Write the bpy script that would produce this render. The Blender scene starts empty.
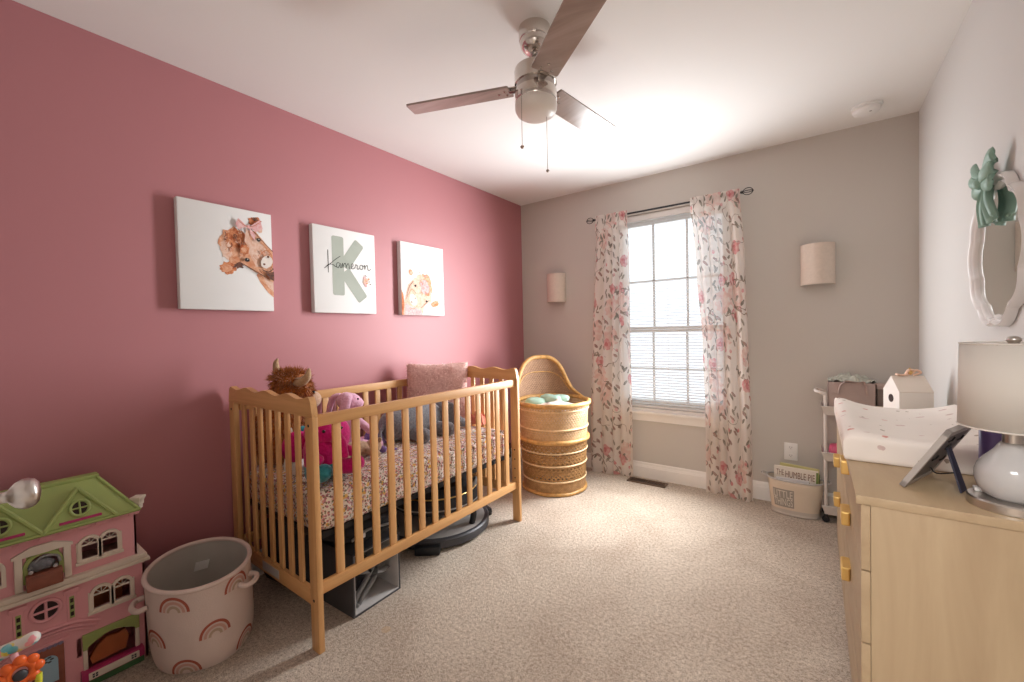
import bpy, bmesh, math, random
from mathutils import Vector as V, Matrix as M, noise
PI = math.pi
C = bpy.context.scene.collection
SC = bpy.context.scene
rnd = random.Random(7)
H = 2.44          # ceiling
W = 2.807         # room width (x)
YF = -3.48        # front wall (behind the camera)

# ------------------------------------------------------------------ materials
def new_mat(name):
    m = bpy.data.materials.new(name); m.use_nodes = True
    nt = m.node_tree; b = nt.nodes['Principled BSDF']
    return m, nt, b
def nd(nt, t, **kw):
    n = nt.nodes.new(t)
    for k, v in kw.items():
        if k in n.inputs: n.inputs[k].default_value = v
        else: setattr(n, k, v)
    return n
def lk(nt, a, b): nt.links.new(a, b)
def c4(c): return (c[0], c[1], c[2], 1)
def coords(nt, scale=(1, 1, 1), src='Object', rot=(0, 0, 0)):
    t = nd(nt, 'ShaderNodeTexCoord'); mp = nd(nt, 'ShaderNodeMapping')
    mp.inputs['Scale'].default_value = scale; mp.inputs['Rotation'].default_value = rot
    lk(nt, t.outputs[src], mp.inputs['Vector']); return mp.outputs['Vector']
def ramp(nt, fac, stops, interp='LINEAR'):
    r = nd(nt, 'ShaderNodeValToRGB'); r.color_ramp.interpolation = interp
    e = r.color_ramp.elements
    while len(e) < len(stops): e.new(0.5)
    for el, (p, c) in zip(e, stops): el.position = p; el.color = c4(c)
    lk(nt, fac, r.inputs['Fac']); return r.outputs['Color']
def mixc(nt, fac, a, b):
    n = nd(nt, 'ShaderNodeMix', data_type='RGBA')
    for sock, val in ((n.inputs[0], fac), (n.inputs[6], a), (n.inputs[7], b)):
        if hasattr(val, 'is_linked'): lk(nt, val, sock)
        else: sock.default_value = val if not isinstance(val, tuple) or len(val) == 4 else c4(val)
    return n.outputs[2]
def math_n(nt, op, a, b=0.0):
    n = nd(nt, 'ShaderNodeMath', operation=op)
    for i, val in enumerate((a, b)):
        if hasattr(val, 'is_linked'): lk(nt, val, n.inputs[i])
        else: n.inputs[i].default_value = val
    return n.outputs[0]
def bump(nt, b, h, strength=.3, dist=.01):
    n = nd(nt, 'ShaderNodeBump'); n.inputs['Strength'].default_value = strength; n.inputs['Distance'].default_value = dist
    lk(nt, h, n.inputs['Height']); lk(nt, n.outputs['Normal'], b.inputs['Normal'])
def plain(name, col, rough=.5, metal=0, var=.06, vscale=8, bmp=0, bscale=120, spec=.5, sheen=0):
    m, nt, b = new_mat(name)
    b.inputs['Roughness'].default_value = rough; b.inputs['Metallic'].default_value = metal
    b.inputs['Specular IOR Level'].default_value = spec
    if sheen: b.inputs['Sheen Weight'].default_value = sheen
    vec = coords(nt)
    n = nd(nt, 'ShaderNodeTexNoise', Scale=vscale, Detail=3.0); lk(nt, vec, n.inputs['Vector'])
    lo = tuple(max(0, x * (1 - var)) for x in col); hi = tuple(min(1, x * (1 + var)) for x in col)
    lk(nt, ramp(nt, n.outputs['Fac'], [(.3, lo), (.7, hi)]), b.inputs['Base Color'])
    if bmp:
        n2 = nd(nt, 'ShaderNodeTexNoise', Scale=bscale, Detail=4.0); lk(nt, vec, n2.inputs['Vector'])
        bump(nt, b, n2.outputs['Fac'], bmp, .005)
    return m
def wood(name, c1, c2, axis='z', rough=.42, s=26):
    m, nt, b = new_mat(name)
    sc = {'x': (1.6, s, s), 'y': (s, 1.6, s), 'z': (s, s, 1.6)}[axis]
    vec = coords(nt, sc)
    n = nd(nt, 'ShaderNodeTexNoise', Scale=1.0, Detail=5.0, Roughness=.6, Distortion=.6); lk(nt, vec, n.inputs['Vector'])
    lk(nt, ramp(nt, n.outputs['Fac'], [(.3, c1), (.7, c2)]), b.inputs['Base Color'])
    b.inputs['Roughness'].default_value = rough
    bump(nt, b, n.outputs['Fac'], .08, .002)
    return m
def fabric_spots(name, base, layers, rough=.9, src='Object', bmp=.2, trans=0, clear=0, wscale=40.0, twig=None):
    """Cloth with scattered printed motifs: layers of (voronoi scale xyz, rotation, radius, share, colour a, colour b)."""
    m, nt, b = new_mat(name)
    col = None
    t = nd(nt, 'ShaderNodeTexCoord')
    bn = nd(nt, 'ShaderNodeTexNoise', Scale=5.0, Detail=2.0); lk(nt, t.outputs[src], bn.inputs['Vector'])
    col = ramp(nt, bn.outputs['Fac'], [(.3, tuple(x * .96 for x in base)), (.7, base)])
    wob = nd(nt, 'ShaderNodeTexNoise', Scale=wscale, Detail=2.0); lk(nt, t.outputs[src], wob.inputs['Vector'])
    for sc, rot, rad, share, ca, cb in layers:
        mp = nd(nt, 'ShaderNodeMapping', vector_type='TEXTURE'); mp.inputs['Scale'].default_value = tuple(1 / q for q in sc); mp.inputs['Rotation'].default_value = rot
        lk(nt, t.outputs[src], mp.inputs['Vector'])
        vo = nd(nt, 'ShaderNodeTexVoronoi', Scale=1.0); vo.inputs['Randomness'].default_value = .85; vo.voronoi_dimensions = '2D' if src == 'UV' else '3D'
        lk(nt, mp.outputs['Vector'], vo.inputs['Vector'])
        sep = nd(nt, 'ShaderNodeSeparateColor'); lk(nt, vo.outputs['Color'], sep.inputs['Color'])
        d = math_n(nt, 'ADD', vo.outputs['Distance'], math_n(nt, 'MULTIPLY', math_n(nt, 'SUBTRACT', wob.outputs['Fac'], .5), rad * .9))
        mask = math_n(nt, 'MULTIPLY', math_n(nt, 'LESS_THAN', d, rad), math_n(nt, 'LESS_THAN', sep.outputs['Red'], share))
        cc = ramp(nt, wob.outputs['Fac'], [(.38, ca), (.62, cb)])
        col = mixc(nt, mask, col, cc)
    if twig:
        tn = nd(nt, 'ShaderNodeTexNoise', Scale=twig[0], Detail=1.5); lk(nt, t.outputs[src], tn.inputs['Vector'])
        tm = nd(nt, 'ShaderNodeTexNoise', Scale=twig[0] * .8, Detail=1.0); lk(nt, t.outputs['Object'], tm.inputs['Vector'])
        line = math_n(nt, 'LESS_THAN', math_n(nt, 'ABSOLUTE', math_n(nt, 'SUBTRACT', tn.outputs['Fac'], .5)), twig[1])
        col = mixc(nt, math_n(nt, 'MULTIPLY', line, math_n(nt, 'GREATER_THAN', tm.outputs['Fac'], .5)), col, twig[2])
    lk(nt, col, b.inputs['Base Color']); b.inputs['Roughness'].default_value = rough
    b.inputs['Specular IOR Level'].default_value = .15
    if bmp:
        n2 = nd(nt, 'ShaderNodeTexNoise', Scale=300.0, Detail=2.0); lk(nt, t.outputs['Object'], n2.inputs['Vector'])
        bump(nt, b, n2.outputs['Fac'], bmp, .002)
    if trans:
        out = nt.nodes['Material Output']
        tr = nd(nt, 'ShaderNodeBsdfTranslucent'); lk(nt, col, tr.inputs['Color'])
        mx = nd(nt, 'ShaderNodeMixShader'); mx.inputs[0].default_value = trans
        lk(nt, b.outputs[0], mx.inputs[1]); lk(nt, tr.outputs[0], mx.inputs[2])
        tp = nd(nt, 'ShaderNodeBsdfTransparent'); m2 = nd(nt, 'ShaderNodeMixShader'); m2.inputs[0].default_value = clear
        lk(nt, mx.outputs[0], m2.inputs[1]); lk(nt, tp.outputs[0], m2.inputs[2]); lk(nt, m2.outputs[0], out.inputs['Surface'])
    return m

# ------------------------------------------------------------------ mesh builder
class G:
    def __init__(s): s.bm = bmesh.new(); s.uv = s.bm.loops.layers.uv.new('UVMap'); s.m = 0
    def mat(s, i): s.m = i; return s
    def _face(s, vs, uvs=None):
        try: f = s.bm.faces.new(vs)
        except ValueError: return None
        f.material_index = s.m
        if uvs:
            for l, u in zip(f.loops, uvs): l[s.uv].uv = u
        return f
    def merge(s, b2, mtx=None):
        vm = {}
        for v in b2.verts: vm[v] = s.bm.verts.new(mtx @ v.co if mtx else v.co)
        for f in b2.faces: s._face([vm[v] for v in f.verts])
        b2.free(); return s
    def box(s, lo, hi, bev=0, mtx=None, seg=2):
        b = bmesh.new(); bmesh.ops.create_cube(b, size=1)
        lo, hi = V(lo), V(hi); c = (lo + hi) / 2; d = hi - lo
        for v in b.verts: v.co = V((v.co.x * d.x + c.x, v.co.y * d.y + c.y, v.co.z * d.z + c.z))
        if bev: bmesh.ops.bevel(b, geom=b.edges[:], offset=min(bev, min(abs(x) for x in d) * .48), segments=seg, affect='EDGES', profile=.6)
        return s.merge(b, mtx)
    def tube(s, pts, r, seg=10, closed=False, caps=True, flat=None):
        pts = [V(p) for p in pts]; n = len(pts); rings = []
        prev = None
        for i, p in enumerate(pts):
            a = pts[(i + 1) % n] if (closed or i < n - 1) else p
            bq = pts[i - 1] if (closed or i > 0) else p
            t = (a - bq)
            t = t.normalized() if t.length > 1e-9 else V((0, 0, 1))
            if prev is None:
                up = V((0, 0, 1)) if abs(t.z) < .9 else V((1, 0, 0))
                n1 = t.cross(up).normalized()
            else:
                n1 = (prev - t * prev.dot(t))
                n1 = n1.normalized() if n1.length > 1e-6 else t.orthogonal().normalized()
            prev = n1; n2 = t.cross(n1)
            rr = r[i] if isinstance(r, (list, tuple)) else r
            fl = flat or 1
            rings.append([s.bm.verts.new(p + (n1 * math.cos(2 * PI * k / seg) + n2 * math.sin(2 * PI * k / seg) * fl) * rr) for k in range(seg)])
        m = n if closed else n - 1
        for i in range(m):
            A, B = rings[i], rings[(i + 1) % n]
            for k in range(seg): s._face([A[k], A[(k + 1) % seg], B[(k + 1) % seg], B[k]])
        if caps and not closed: s._face(rings[0][::-1]); s._face(rings[-1])
        return s
    def lathe(s, prof, c=(0, 0, 0), seg=32, sx=1, sy=1, mtx=None, caps=True):
        c = V(c); rings = []
        for r, z in prof:
            ring = []
            for k in range(seg):
                a = 2 * PI * k / seg
                p = V((r * math.cos(a) * sx, r * math.sin(a) * sy, z))
                p = (mtx @ p) if mtx else p
                ring.append(s.bm.verts.new(c + p))
            rings.append(ring)
        for i in range(len(rings) - 1):
            A, B = rings[i], rings[i + 1]
            for k in range(seg): s._face([A[k], A[(k + 1) % seg], B[(k + 1) % seg], B[k]])
        if caps: s._face(rings[0][::-1]); s._face(rings[-1])
        return s
    def prism(s, pts, f0, f1):
        """2D outline pts; f0/f1 map (a,b) to the two end faces."""
        A = [s.bm.verts.new(V(f0(*p))) for p in pts]; B = [s.bm.verts.new(V(f1(*p))) for p in pts]
        n = len(pts); s._face(A[::-1]); s._face(B)
        for i in range(n): s._face([A[i], A[(i + 1) % n], B[(i + 1) % n], B[i]])
        return s
    def poly(s, pts3): s._face([s.bm.verts.new(V(p)) for p in pts3]); return s
    def grid(s, fn, nu, nv, closeu=False, us=1, vs=1):
        P = [[s.bm.verts.new(V(fn(i / nu, j / nv))) for j in range(nv + 1)] for i in range(nu if closeu else nu + 1)]
        for i in range(nu):
            I = (i + 1) % nu if closeu else i + 1
            for j in range(nv):
                uv = [(i / nu * us, j / nv * vs), ((i + 1) / nu * us, j / nv * vs), ((i + 1) / nu * us, (j + 1) / nv * vs), (i / nu * us, (j + 1) / nv * vs)]
                s._face([P[i][j], P[I][j], P[I][j + 1], P[i][j + 1]], uv)
        return s
    def blob(s, c, r, seg=20, amp=0, freq=6, mtx=None, seed=0, sq=1):
        c = V(c); r = V(r) if hasattr(r, '__len__') else V((r, r, r))
        b = bmesh.new(); bmesh.ops.create_uvsphere(b, u_segments=seg, v_segments=max(6, seg * 2 // 3), radius=1)
        for v in b.verts:
            d = v.co.normalized()
            if sq != 1: d = V([math.copysign(abs(x) ** sq, x) for x in d])
            k = 1 + amp * noise.noise(d * freq * .4 + V((seed, seed * 2.3, 1)))
            q = V((d.x * r.x * k, d.y * r.y * k, d.z * r.z * k))
            v.co = c + (mtx @ q if mtx else q)
        return s.merge(b)
    def fur(s, n, ln, w=.004, down=.4, seed=1):
        R = random.Random(seed); s.bm.faces.ensure_lookup_table(); s.bm.normal_update()
        F = [f for f in s.bm.faces]; A = [f.calc_area() for f in F]
        picks = R.choices(F, A, k=n)
        for f in picks:
            vs = [v.co for v in f.verts]; a, b = R.random(), R.random()
            if a + b > 1: a, b = 1 - a, 1 - b
            p = vs[0] + (vs[1] - vs[0]) * a + (vs[-1] - vs[0]) * b
            d = (f.normal + V((R.uniform(-.5, .5), R.uniform(-.5, .5), R.uniform(-.5, .3) - down))).normalized()
            t = d.orthogonal().normalized() * w; u = d.cross(t).normalized() * w
            q = p + d * ln * R.uniform(.6, 1.3); p = p - f.normal * .003
            vv = [s.bm.verts.new(p + t), s.bm.verts.new(p - t * .5 + u * .9), s.bm.verts.new(p - t * .5 - u * .9), s.bm.verts.new(q)]
            s._face([vv[0], vv[1], vv[3]]); s._face([vv[1], vv[2], vv[3]]); s._face([vv[2], vv[0], vv[3]])
        return s
    def build(s, name, mats, parent=None, smooth=40, recalc=True):
        if recalc: bmesh.ops.recalc_face_normals(s.bm, faces=s.bm.faces[:])
        me = bpy.data.meshes.new(name); s.bm.to_mesh(me); s.bm.free()
        for m in (mats if isinstance(mats, (list, tuple)) else [mats]): me.materials.append(m)
        for p in me.polygons: p.use_smooth = smooth > 0
        if smooth > 0: me.set_sharp_from_angle(angle=math.radians(smooth))
        o = bpy.data.objects.new(name, me); C.objects.link(o)
        if parent:
            r = parent
            while r.parent: r = r.parent
            o.parent = parent
            if parent is r: o.matrix_parent_inverse = M.LocRotScale(r.location, r.rotation_euler, None).inverted()
        return o

def tag(o, label=None, cat=None, group=None, kind=None):
    for k, v in (('label', label), ('category', cat), ('group', group), ('kind', kind)):
        if v: o[k] = v
    return o
def thing(name, loc, label, cat, group=None):
    o = bpy.data.objects.new(name, None); C.objects.link(o); o.location = loc; o.empty_display_size = .05
    return tag(o, label, cat, group)
def struct(o): o['kind'] = 'structure'; return o
def copy_tree(o, parent=None):
    c = o.copy(); C.objects.link(c)
    if parent: c.parent = parent
    for ch in list(o.children): copy_tree(ch, c)
    return c
def arc(c, r, a0, a1, n, plane='yz', rx=None):
    out = []
    for i in range(n + 1):
        a = a0 + (a1 - a0) * i / n
        u, v = (rx or r) * math.cos(a), r * math.sin(a)
        out.append((c[0] + u, c[1] + v))
    return out
def smoothpts(pts, k=6):
    """Catmull-Rom through the points."""
    P = [V(p) for p in pts]; out = []
    for i in range(len(P) - 1):
        p0 = P[max(i - 1, 0)]; p1 = P[i]; p2 = P[i + 1]; p3 = P[min(i + 2, len(P) - 1)]
        for j in range(k):
            t = j / k
            out.append(.5 * ((2 * p1) + (p2 - p0) * t + (2 * p0 - 5 * p1 + 4 * p2 - p3) * t * t + (3 * p1 - p0 - 3 * p2 + p3) * t ** 3))
    out.append(P[-1]); return out
def text_polys(txt, size=1.0, ext=0.0):
    cu = bpy.data.curves.new('lettering', 'FONT'); cu.body = txt; cu.size = size; cu.extrude = ext; cu.resolution_u = 3
    o = bpy.data.objects.new('lettering', cu); C.objects.link(o)
    bpy.context.view_layer.update()
    me = bpy.data.meshes.new_from_object(o.evaluated_get(bpy.context.evaluated_depsgraph_get()))
    vs = [v.co.copy() for v in me.vertices]; fs = [tuple(p.vertices) for p in me.polygons]
    bpy.data.objects.remove(o); bpy.data.curves.remove(cu); bpy.data.meshes.remove(me)
    x0 = min(v.x for v in vs); x1 = max(v.x for v in vs); y0 = min(v.y for v in vs); y1 = max(v.y for v in vs)
    return [((v.x - x0) / (x1 - x0), (v.y - y0) / (y1 - y0)) for v in vs], fs
def put_text(g, txt, fn):
    vs, fs = text_polys(txt); vv = [g.bm.verts.new(V(fn(*p))) for p in vs]
    for f in fs: g._face([vv[i] for i in f])
    return g
def holes_plate(g, axis, d0, d1, a0, a1, b0, b1, holes):
    """Plate spanning [a0,a1]x[b0,b1], thickness d0..d1 along axis, with rectangular holes (a0,a1,b0,b1)."""
    A = sorted({a0, a1, *[h[0] for h in holes], *[h[1] for h in holes]}); B = sorted({b0, b1, *[h[2] for h in holes], *[h[3] for h in holes]})
    A = [a for a in A if a0 <= a <= a1]; B = [b for b in B if b0 <= b <= b1]
    def p(d, a, b): return (d, a, b) if axis == 'x' else (a, d, b)
    solid = {}
    for i in range(len(A) - 1):
        for j in range(len(B) - 1):
            ca, cb = (A[i] + A[i + 1]) / 2, (B[j] + B[j + 1]) / 2
            solid[i, j] = not any(h[0] < ca < h[1] and h[2] < cb < h[3] for h in holes)
    for (i, j), on in solid.items():
        if not on: continue
        q = [(A[i], B[j]), (A[i + 1], B[j]), (A[i + 1], B[j + 1]), (A[i], B[j + 1])]
        g.poly([p(d0, *x) for x in q]); g.poly([p(d1, *x) for x in q][::-1])
        for (di, dj), (x, y) in (((-1, 0), (q[3], q[0])), ((1, 0), (q[1], q[2])), ((0, -1), (q[0], q[1])), ((0, 1), (q[2], q[3]))):
            if not solid.get((i + di, j + dj), False): g.poly([p(d0, *x), p(d0, *y), p(d1, *y), p(d1, *x)])
    bmesh.ops.remove_doubles(g.bm, verts=g.bm.verts[:], dist=1e-5)
    return g

# ------------------------------------------------------------------ palette
def wall_paint(name, col, rough, spec=.5):
    m, nt, b = new_mat(name); vec = coords(nt)
    b.inputs['Base Color'].default_value = c4(col); b.inputs['Roughness'].default_value = rough
    b.inputs['Specular IOR Level'].default_value = spec
    n2 = nd(nt, 'ShaderNodeTexNoise', Scale=180.0, Detail=3.0); lk(nt, vec, n2.inputs['Vector'])
    bump(nt, b, n2.outputs['Fac'], .06, .002)
    return m
MAUVE = wall_paint('mauve_paint', (.43, .175, .19), .5, .4)
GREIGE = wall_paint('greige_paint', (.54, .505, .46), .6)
GREIGE_LIT = wall_paint('greige_paint_lit', (.60, .59, .57), .6)  # same greige, lightened to paint in window light on the right wall
CEIL = wall_paint('ceiling_paint', (.82, .815, .80), .85)
TRIM = plain('white_trim', (.82, .79, .75), .35, var=.02)
WHITE = plain('white_plastic', (.8, .79, .77), .4, var=.02)
def carpet_mat():
    m, nt, b = new_mat('carpet'); vec = coords(nt)
    n1 = nd(nt, 'ShaderNodeTexNoise', Scale=230.0, Detail=3.0, Roughness=.7); lk(nt, vec, n1.inputs['Vector'])
    n2 = nd(nt, 'ShaderNodeTexNoise', Scale=70.0, Detail=4.0, Roughness=.7); lk(nt, vec, n2.inputs['Vector'])
    n3 = nd(nt, 'ShaderNodeTexNoise', Scale=3.2, Detail=4.0, Distortion=.6); lk(nt, vec, n3.inputs['Vector'])
    s = math_n(nt, 'ADD', math_n(nt, 'MULTIPLY', n1.outputs['Fac'], .55), math_n(nt, 'MULTIPLY', n2.outputs['Fac'], .45))
    col = ramp(nt, s, [(.36, (.20, .15, .105)), (.5, (.56, .463, .368)), (.64, (.86, .762, .645))])
    big = ramp(nt, n3.outputs['Fac'], [(.34, (.84, .81, .79)), (.62, (1, 1, 1))])
    mx = nd(nt, 'ShaderNodeMix', data_type='RGBA', blend_type='MULTIPLY'); mx.inputs[0].default_value = 1
    lk(nt, col, mx.inputs[6]); lk(nt, big, mx.inputs[7])
    # a small dried spill near the crib
    mp = nd(nt, 'ShaderNodeVectorMath', operation='DISTANCE'); lk(nt, vec, mp.inputs[0]); mp.inputs[1].default_value = (.88, -2.33, 0)
    d = math_n(nt, 'ADD', mp.outputs['Value'], math_n(nt, 'MULTIPLY', n2.outputs['Fac'], .03))
    spot = math_n(nt, 'MULTIPLY', math_n(nt, 'LESS_THAN', d, .034), .5)
    lk(nt, mixc(nt, spot, mx.outputs[2], (.55, .36, .19)), b.inputs['Base Color'])
    b.inputs['Roughness'].default_value = 1; b.inputs['Specular IOR Level'].default_value = .05; b.inputs['Sheen Weight'].default_value = .2
    hh = math_n(nt, 'ADD', s, math_n(nt, 'MULTIPLY', n3.outputs['Fac'], .6))
    bump(nt, b, hh, .9, .012)
    return m
CARPET = carpet_mat()
PINE = {a: wood('pine_' + a, (.51, .255, .09), (.68, .385, .16), a) for a in 'xyz'}
MAPLE = {a: wood('maple_' + a, (.385, .275, .165), (.47, .352, .218), a, .4, 12) for a in 'xyz'}
BLADEW = wood('grey_oak', (.29, .225, .20), (.44, .35, .31), 'x', .22, 16)
NICKEL = plain('brushed_nickel', (.60, .565, .53), .3, 1, var=.03)
CHROME = plain('dark_nickel', (.42, .38, .35), .16, 1, var=.03)
BRASS = plain('brushed_brass', (.92, .64, .24), .38, 1, var=.03)
BLACKM = plain('black_metal', (.02, .02, .022), .4, .3)
BLACKF = plain('black_fabric', (.028, .028, .034), .8, var=.3, vscale=20, bmp=.3)
DKGREY = plain('charcoal_plastic', (.055, .055, .062), .5, var=.15)
GREYF = plain('grey_fabric', (.27, .265, .265), .9, var=.15, bmp=.3)
LTGREYF = plain('pale_grey_fabric', (.46, .44, .43), .9, var=.1, bmp=.3)
DARK = plain('dark_shade_and_relief', (.035, .02, .018), .9)  # near-black for painted shade in holes and for the plaque relief
CREAMPL = plain('cream_plastic', (.72, .63, .52), .45, var=.04)
PINKPL = plain('pink_plastic', (.76, .36, .385), .45, var=.04)
GREENPL = plain('green_plastic', (.32, .395, .12), .45, var=.08)
MAGPL = plain('magenta_plastic', (.44, .03, .13), .45, var=.05)
BROWNPL = plain('brown_plastic', (.27, .085, .05), .5, var=.2, vscale=30)
ORANGEPL = plain('orange_brown_plastic', (.38, .10, .025), .5, var=.2)

# ------------------------------------------------------------------ room shell
WX0, WX1, WZ0, WZ1 = .93, 1.81, .565, 2.15      # window opening
DX0, DX1, DZ = 1.92, 2.76, 2.05                 # doorway behind the camera
g = G(); g.box((-.1, -5.4, -.05), (W + .1, .12, 0)); struct(g.build('floor', CARPET, smooth=0))
g = G(); g.box((-.1, -5.4, H), (W + .1, .12, H + .05)); struct(g.build('ceiling', CEIL, smooth=0))
g = G(); g.box((-.1, -5.4, 0), (0, .12, H)); struct(g.build('wall_left', MAUVE, smooth=0))
g = G(); holes_plate(g, 'y', 0, .12, 0, W, 0, H, [(WX0, WX1, WZ0, WZ1)]); struct(g.build('wall_back', GREIGE, smooth=0))
g = G(); g.box((W, -5.4, 0), (W + .1, .12, H)); struct(g.build('wall_right', GREIGE_LIT, smooth=0))
g = G(); holes_plate(g, 'y', YF - .12, YF, 0, W, 0, H, [(DX0, DX1, -.1, DZ)]); struct(g.build('wall_front', GREIGE, smooth=0))
g = G(); g.box((0, -5.4, 0), (W, -5.3, H)); struct(g.build('wall_hallway', GREIGE, smooth=0))
def baseboard(name, f):
    prof = [(0, 0), (.017, 0), (.017, .088), (.013, .092), (.013, .098), (.009, .104), (.009, .112), (.005, .122), (0, .125)]
    g = G(); g.prism(prof, *f); struct(g.build(name, TRIM, smooth=30))
baseboard('baseboard_back', (lambda a, b: (0, -a, b), lambda a, b: (W, -a, b)))
baseboard('baseboard_left', (lambda a, b: (a, YF, b), lambda a, b: (a, 0, b)))
baseboard('baseboard_right', (lambda a, b: (W - a, YF, b), lambda a, b: (W - a, 0, b)))

# window_1: sashes with muntins, panes, sill and apron
win = G()
yo = .075
for a in ((WX0, yo, WZ0, WX0 + .022, .12, WZ1), (WX1 - .022, yo, WZ0, WX1, .12, WZ1), (WX0, yo, WZ1 - .03, WX1, .12, WZ1), (WX0, yo, WZ0, WX1, .12, WZ0 + .02)):
    win.box(a[:3], a[3:], .003)
win = struct(win.build('window_1', TRIM))
def sash(z0, z1, y0, hm):
    x0, x1 = WX0 + .02, WX1 - .02
    g = G()
    for a in ((x0, z0, x0 + .035, z1), (x1 - .035, z0, x1, z1), (x0, z0, x1, z0 + .045), (x0, z1 - .045, x1, z1)):
        g.box((a[0], y0, a[1]), (a[2], y0 + .028, a[3]), .003)
    for mx_ in (1.238, 1.501): g.box((mx_ - .009, y0 + .004, z0 + .04), (mx_ + .009, y0 + .022, z1 - .04), .002)
    g.box((x0 + .03, y0 + .004, hm - .009), (x1 - .03, y0 + .022, hm + .009), .002)
    s = g.build('window_sash', TRIM, win)
    g = G(); g.box((x0 + .03, y0 + .012, z0 + .04), (x1 - .03, y0 + .015, z1 - .04)); g.build('glass_pane', GLASS, s, smooth=0)
def glass_mat(name, tint=(1, 1, 1), refl=.06):
    m, nt, b = new_mat(name); out = nt.nodes['Material Output']
    t = nd(nt, 'ShaderNodeBsdfTransparent'); t.inputs['Color'].default_value = c4(tint)
    gl = nd(nt, 'ShaderNodeBsdfGlossy'); gl.inputs['Roughness'].default_value = .02
    mx = nd(nt, 'ShaderNodeMixShader'); mx.inputs[0].default_value = refl
    lk(nt, t.outputs[0], mx.inputs[1]); lk(nt, gl.outputs[0], mx.inputs[2]); lk(nt, mx.outputs[0], out.inputs['Surface'])
    return m
GLASS = glass_mat('window_glass', (.97, .98, .98))
sash(WZ0 + .02, 1.235, .078, .885)
sash(1.185, WZ1 - .03, .108, 1.61)
g = G(); g.box((WX0 - .05, -.045, .528), (WX1 + .05, .0, .55), .006); g.box((WX0, -.001, .528), (WX1, .08, .568), 0)
sill = g.build('window_sill', TRIM, win)
g = G(); g.box((WX0 - .035, -.018, .468), (WX1 + .035, .002, .53), .004); g.build('window_apron', TRIM, win)

# door_1: the leaf folded back against the front wall, only its knob and free edge reach the picture
DA = math.atan2(.155, -.80)
door = G(); hinge = V((1.91, -3.475, 0)); tip = V((1.11, -3.371, 0)); dv = (tip - hinge).normalized(); dn = V((dv.y, -dv.x, 0)); dn = dn if dn.y > 0 else -dn
Md = M(((dv.x, dn.x, 0, hinge.x), (dv.y, dn.y, 0, hinge.y), (0, 0, 1, 0), (0, 0, 0, 1)))
L = (tip - hinge).length
door.box((0, 0, .012), (L, .036, 2.03), .003, Md)
for z0, z1 in ((.15, .85), (1.0, 1.9)):
    for x0, x1 in ((.1, L / 2 - .05), (L / 2 + .05, L - .1)):
        door.box((x0, .034, z0), (x1, .038, z1), .002, Md); door.box((x0 + .03, .036, z0 + .03), (x1 - .03, .041, z1 - .03), .004, Md)
door = struct(door.build('door_1', TRIM))
KZ = .948
kp = Md @ V((L - .062, .036, KZ))
g = G(); rot = M.Rotation(0, 4, 'X')
Mk = M(((dv.x, 0, dn.x, kp.x), (dv.y, 0, dn.y, kp.y), (0, 1, 0, kp.z), (0, 0, 0, 1)))
prof = [(.001, 0), (.031, 0), (.031, .004), (.024, .009), (.011, .012), (.0095, .020), (.010, .026), (.014, .0285), (.021, .034), (.0262, .043), (.0265, .050), (.0235, .058), (.0165, .0632), (.001, .0655)]
g.lathe(prof, seg=28, mtx=Mk); g.build('door_knob', NICKEL, door, smooth=60)

# ------------------------------------------------------------------ camera, lights
cam = bpy.data.cameras.new('camera'); co = bpy.data.objects.new('camera', cam); C.objects.link(co)
f, yaw, pitch, roll, cx, cy, cz = 417.852, -.62898388, -.02228951, -.02170865, 2.3188777, -3.38078334, 1.21647942
cam.sensor_width = 36; cam.lens = f / 1024 * 36; cam.clip_start = .02
fw = V((math.sin(yaw) * math.cos(pitch), math.cos(yaw) * math.cos(pitch), math.sin(pitch)))
rt = V((math.cos(yaw), -math.sin(yaw), 0)); up = rt.cross(fw)
r2 = rt * math.cos(roll) + up * math.sin(roll); u2 = -rt * math.sin(roll) + up * math.cos(roll)
co.matrix_world = M(((r2.x, u2.x, -fw.x, cx), (r2.y, u2.y, -fw.y, cy), (r2.z, u2.z, -fw.z, cz), (0, 0, 0, 1)))
SC.camera = co
def area(name, loc, rot, sx, sy, power, col=(1, 1, 1)):
    l = bpy.data.lights.new(name, 'AREA'); l.shape = 'RECTANGLE'; l.size = sx; l.size_y = sy; l.energy = power; l.color = col
    o = bpy.data.objects.new(name, l); C.objects.link(o); o.location = loc; o.rotation_euler = rot; return o
def beam(name, loc, d, sx, sy, power, spread, col=(.97, .985, 1)):
    o = area(name, loc, (0, 0, 0), sx, sy, power, col); o.rotation_euler = V(d).to_track_quat('-Z', 'Y').to_euler(); o.data.spread = math.radians(spread); return o
# added lamps before the curtains, standing in for daylight on walls, ceiling and floor
beam('window_fill_west', (1.34, -.19, 1.40), (-.62, -.78, -.10), .34, 1.5, 20, 100)
beam('window_fill_east', (1.40, -.20, 1.40), (.93, -.38, -.05), .28, 1.5, 4.5, 90)
beam('window_fill_up', (1.37, -.26, 1.40), (0, -.55, .835), .55, .28, 6.3, 106)
beam('window_fill_down', (1.37, -.24, 1.00), (-.05, -.60, -.80), .55, .26, 7, 92)
area('hallway_fill', (2.2, -4.5, 2.38), (0, 0, 0), .9, .9, 66, (1, .98, .96))  # unseen fill light added in the hallway behind the camera
w = bpy.data.worlds.new('sky'); SC.world = w; w.use_nodes = True
bg = w.node_tree.nodes['Background']; bg.inputs['Color'].default_value = (.86, .93, 1, 1); bg.inputs['Strength'].default_value = 1.3
SC.view_settings.view_transform = 'Standard'; SC.view_settings.look = 'None'; SC.view_settings.gamma = 1; SC.view_settings.exposure = 0.42
SC.view_settings.use_curve_mapping = False
SC.cycles.use_denoising = True; SC.cycles.max_bounces = 10; SC.cycles.diffuse_bounces = 6; SC.cycles.transparent_max_bounces = 24
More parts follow.
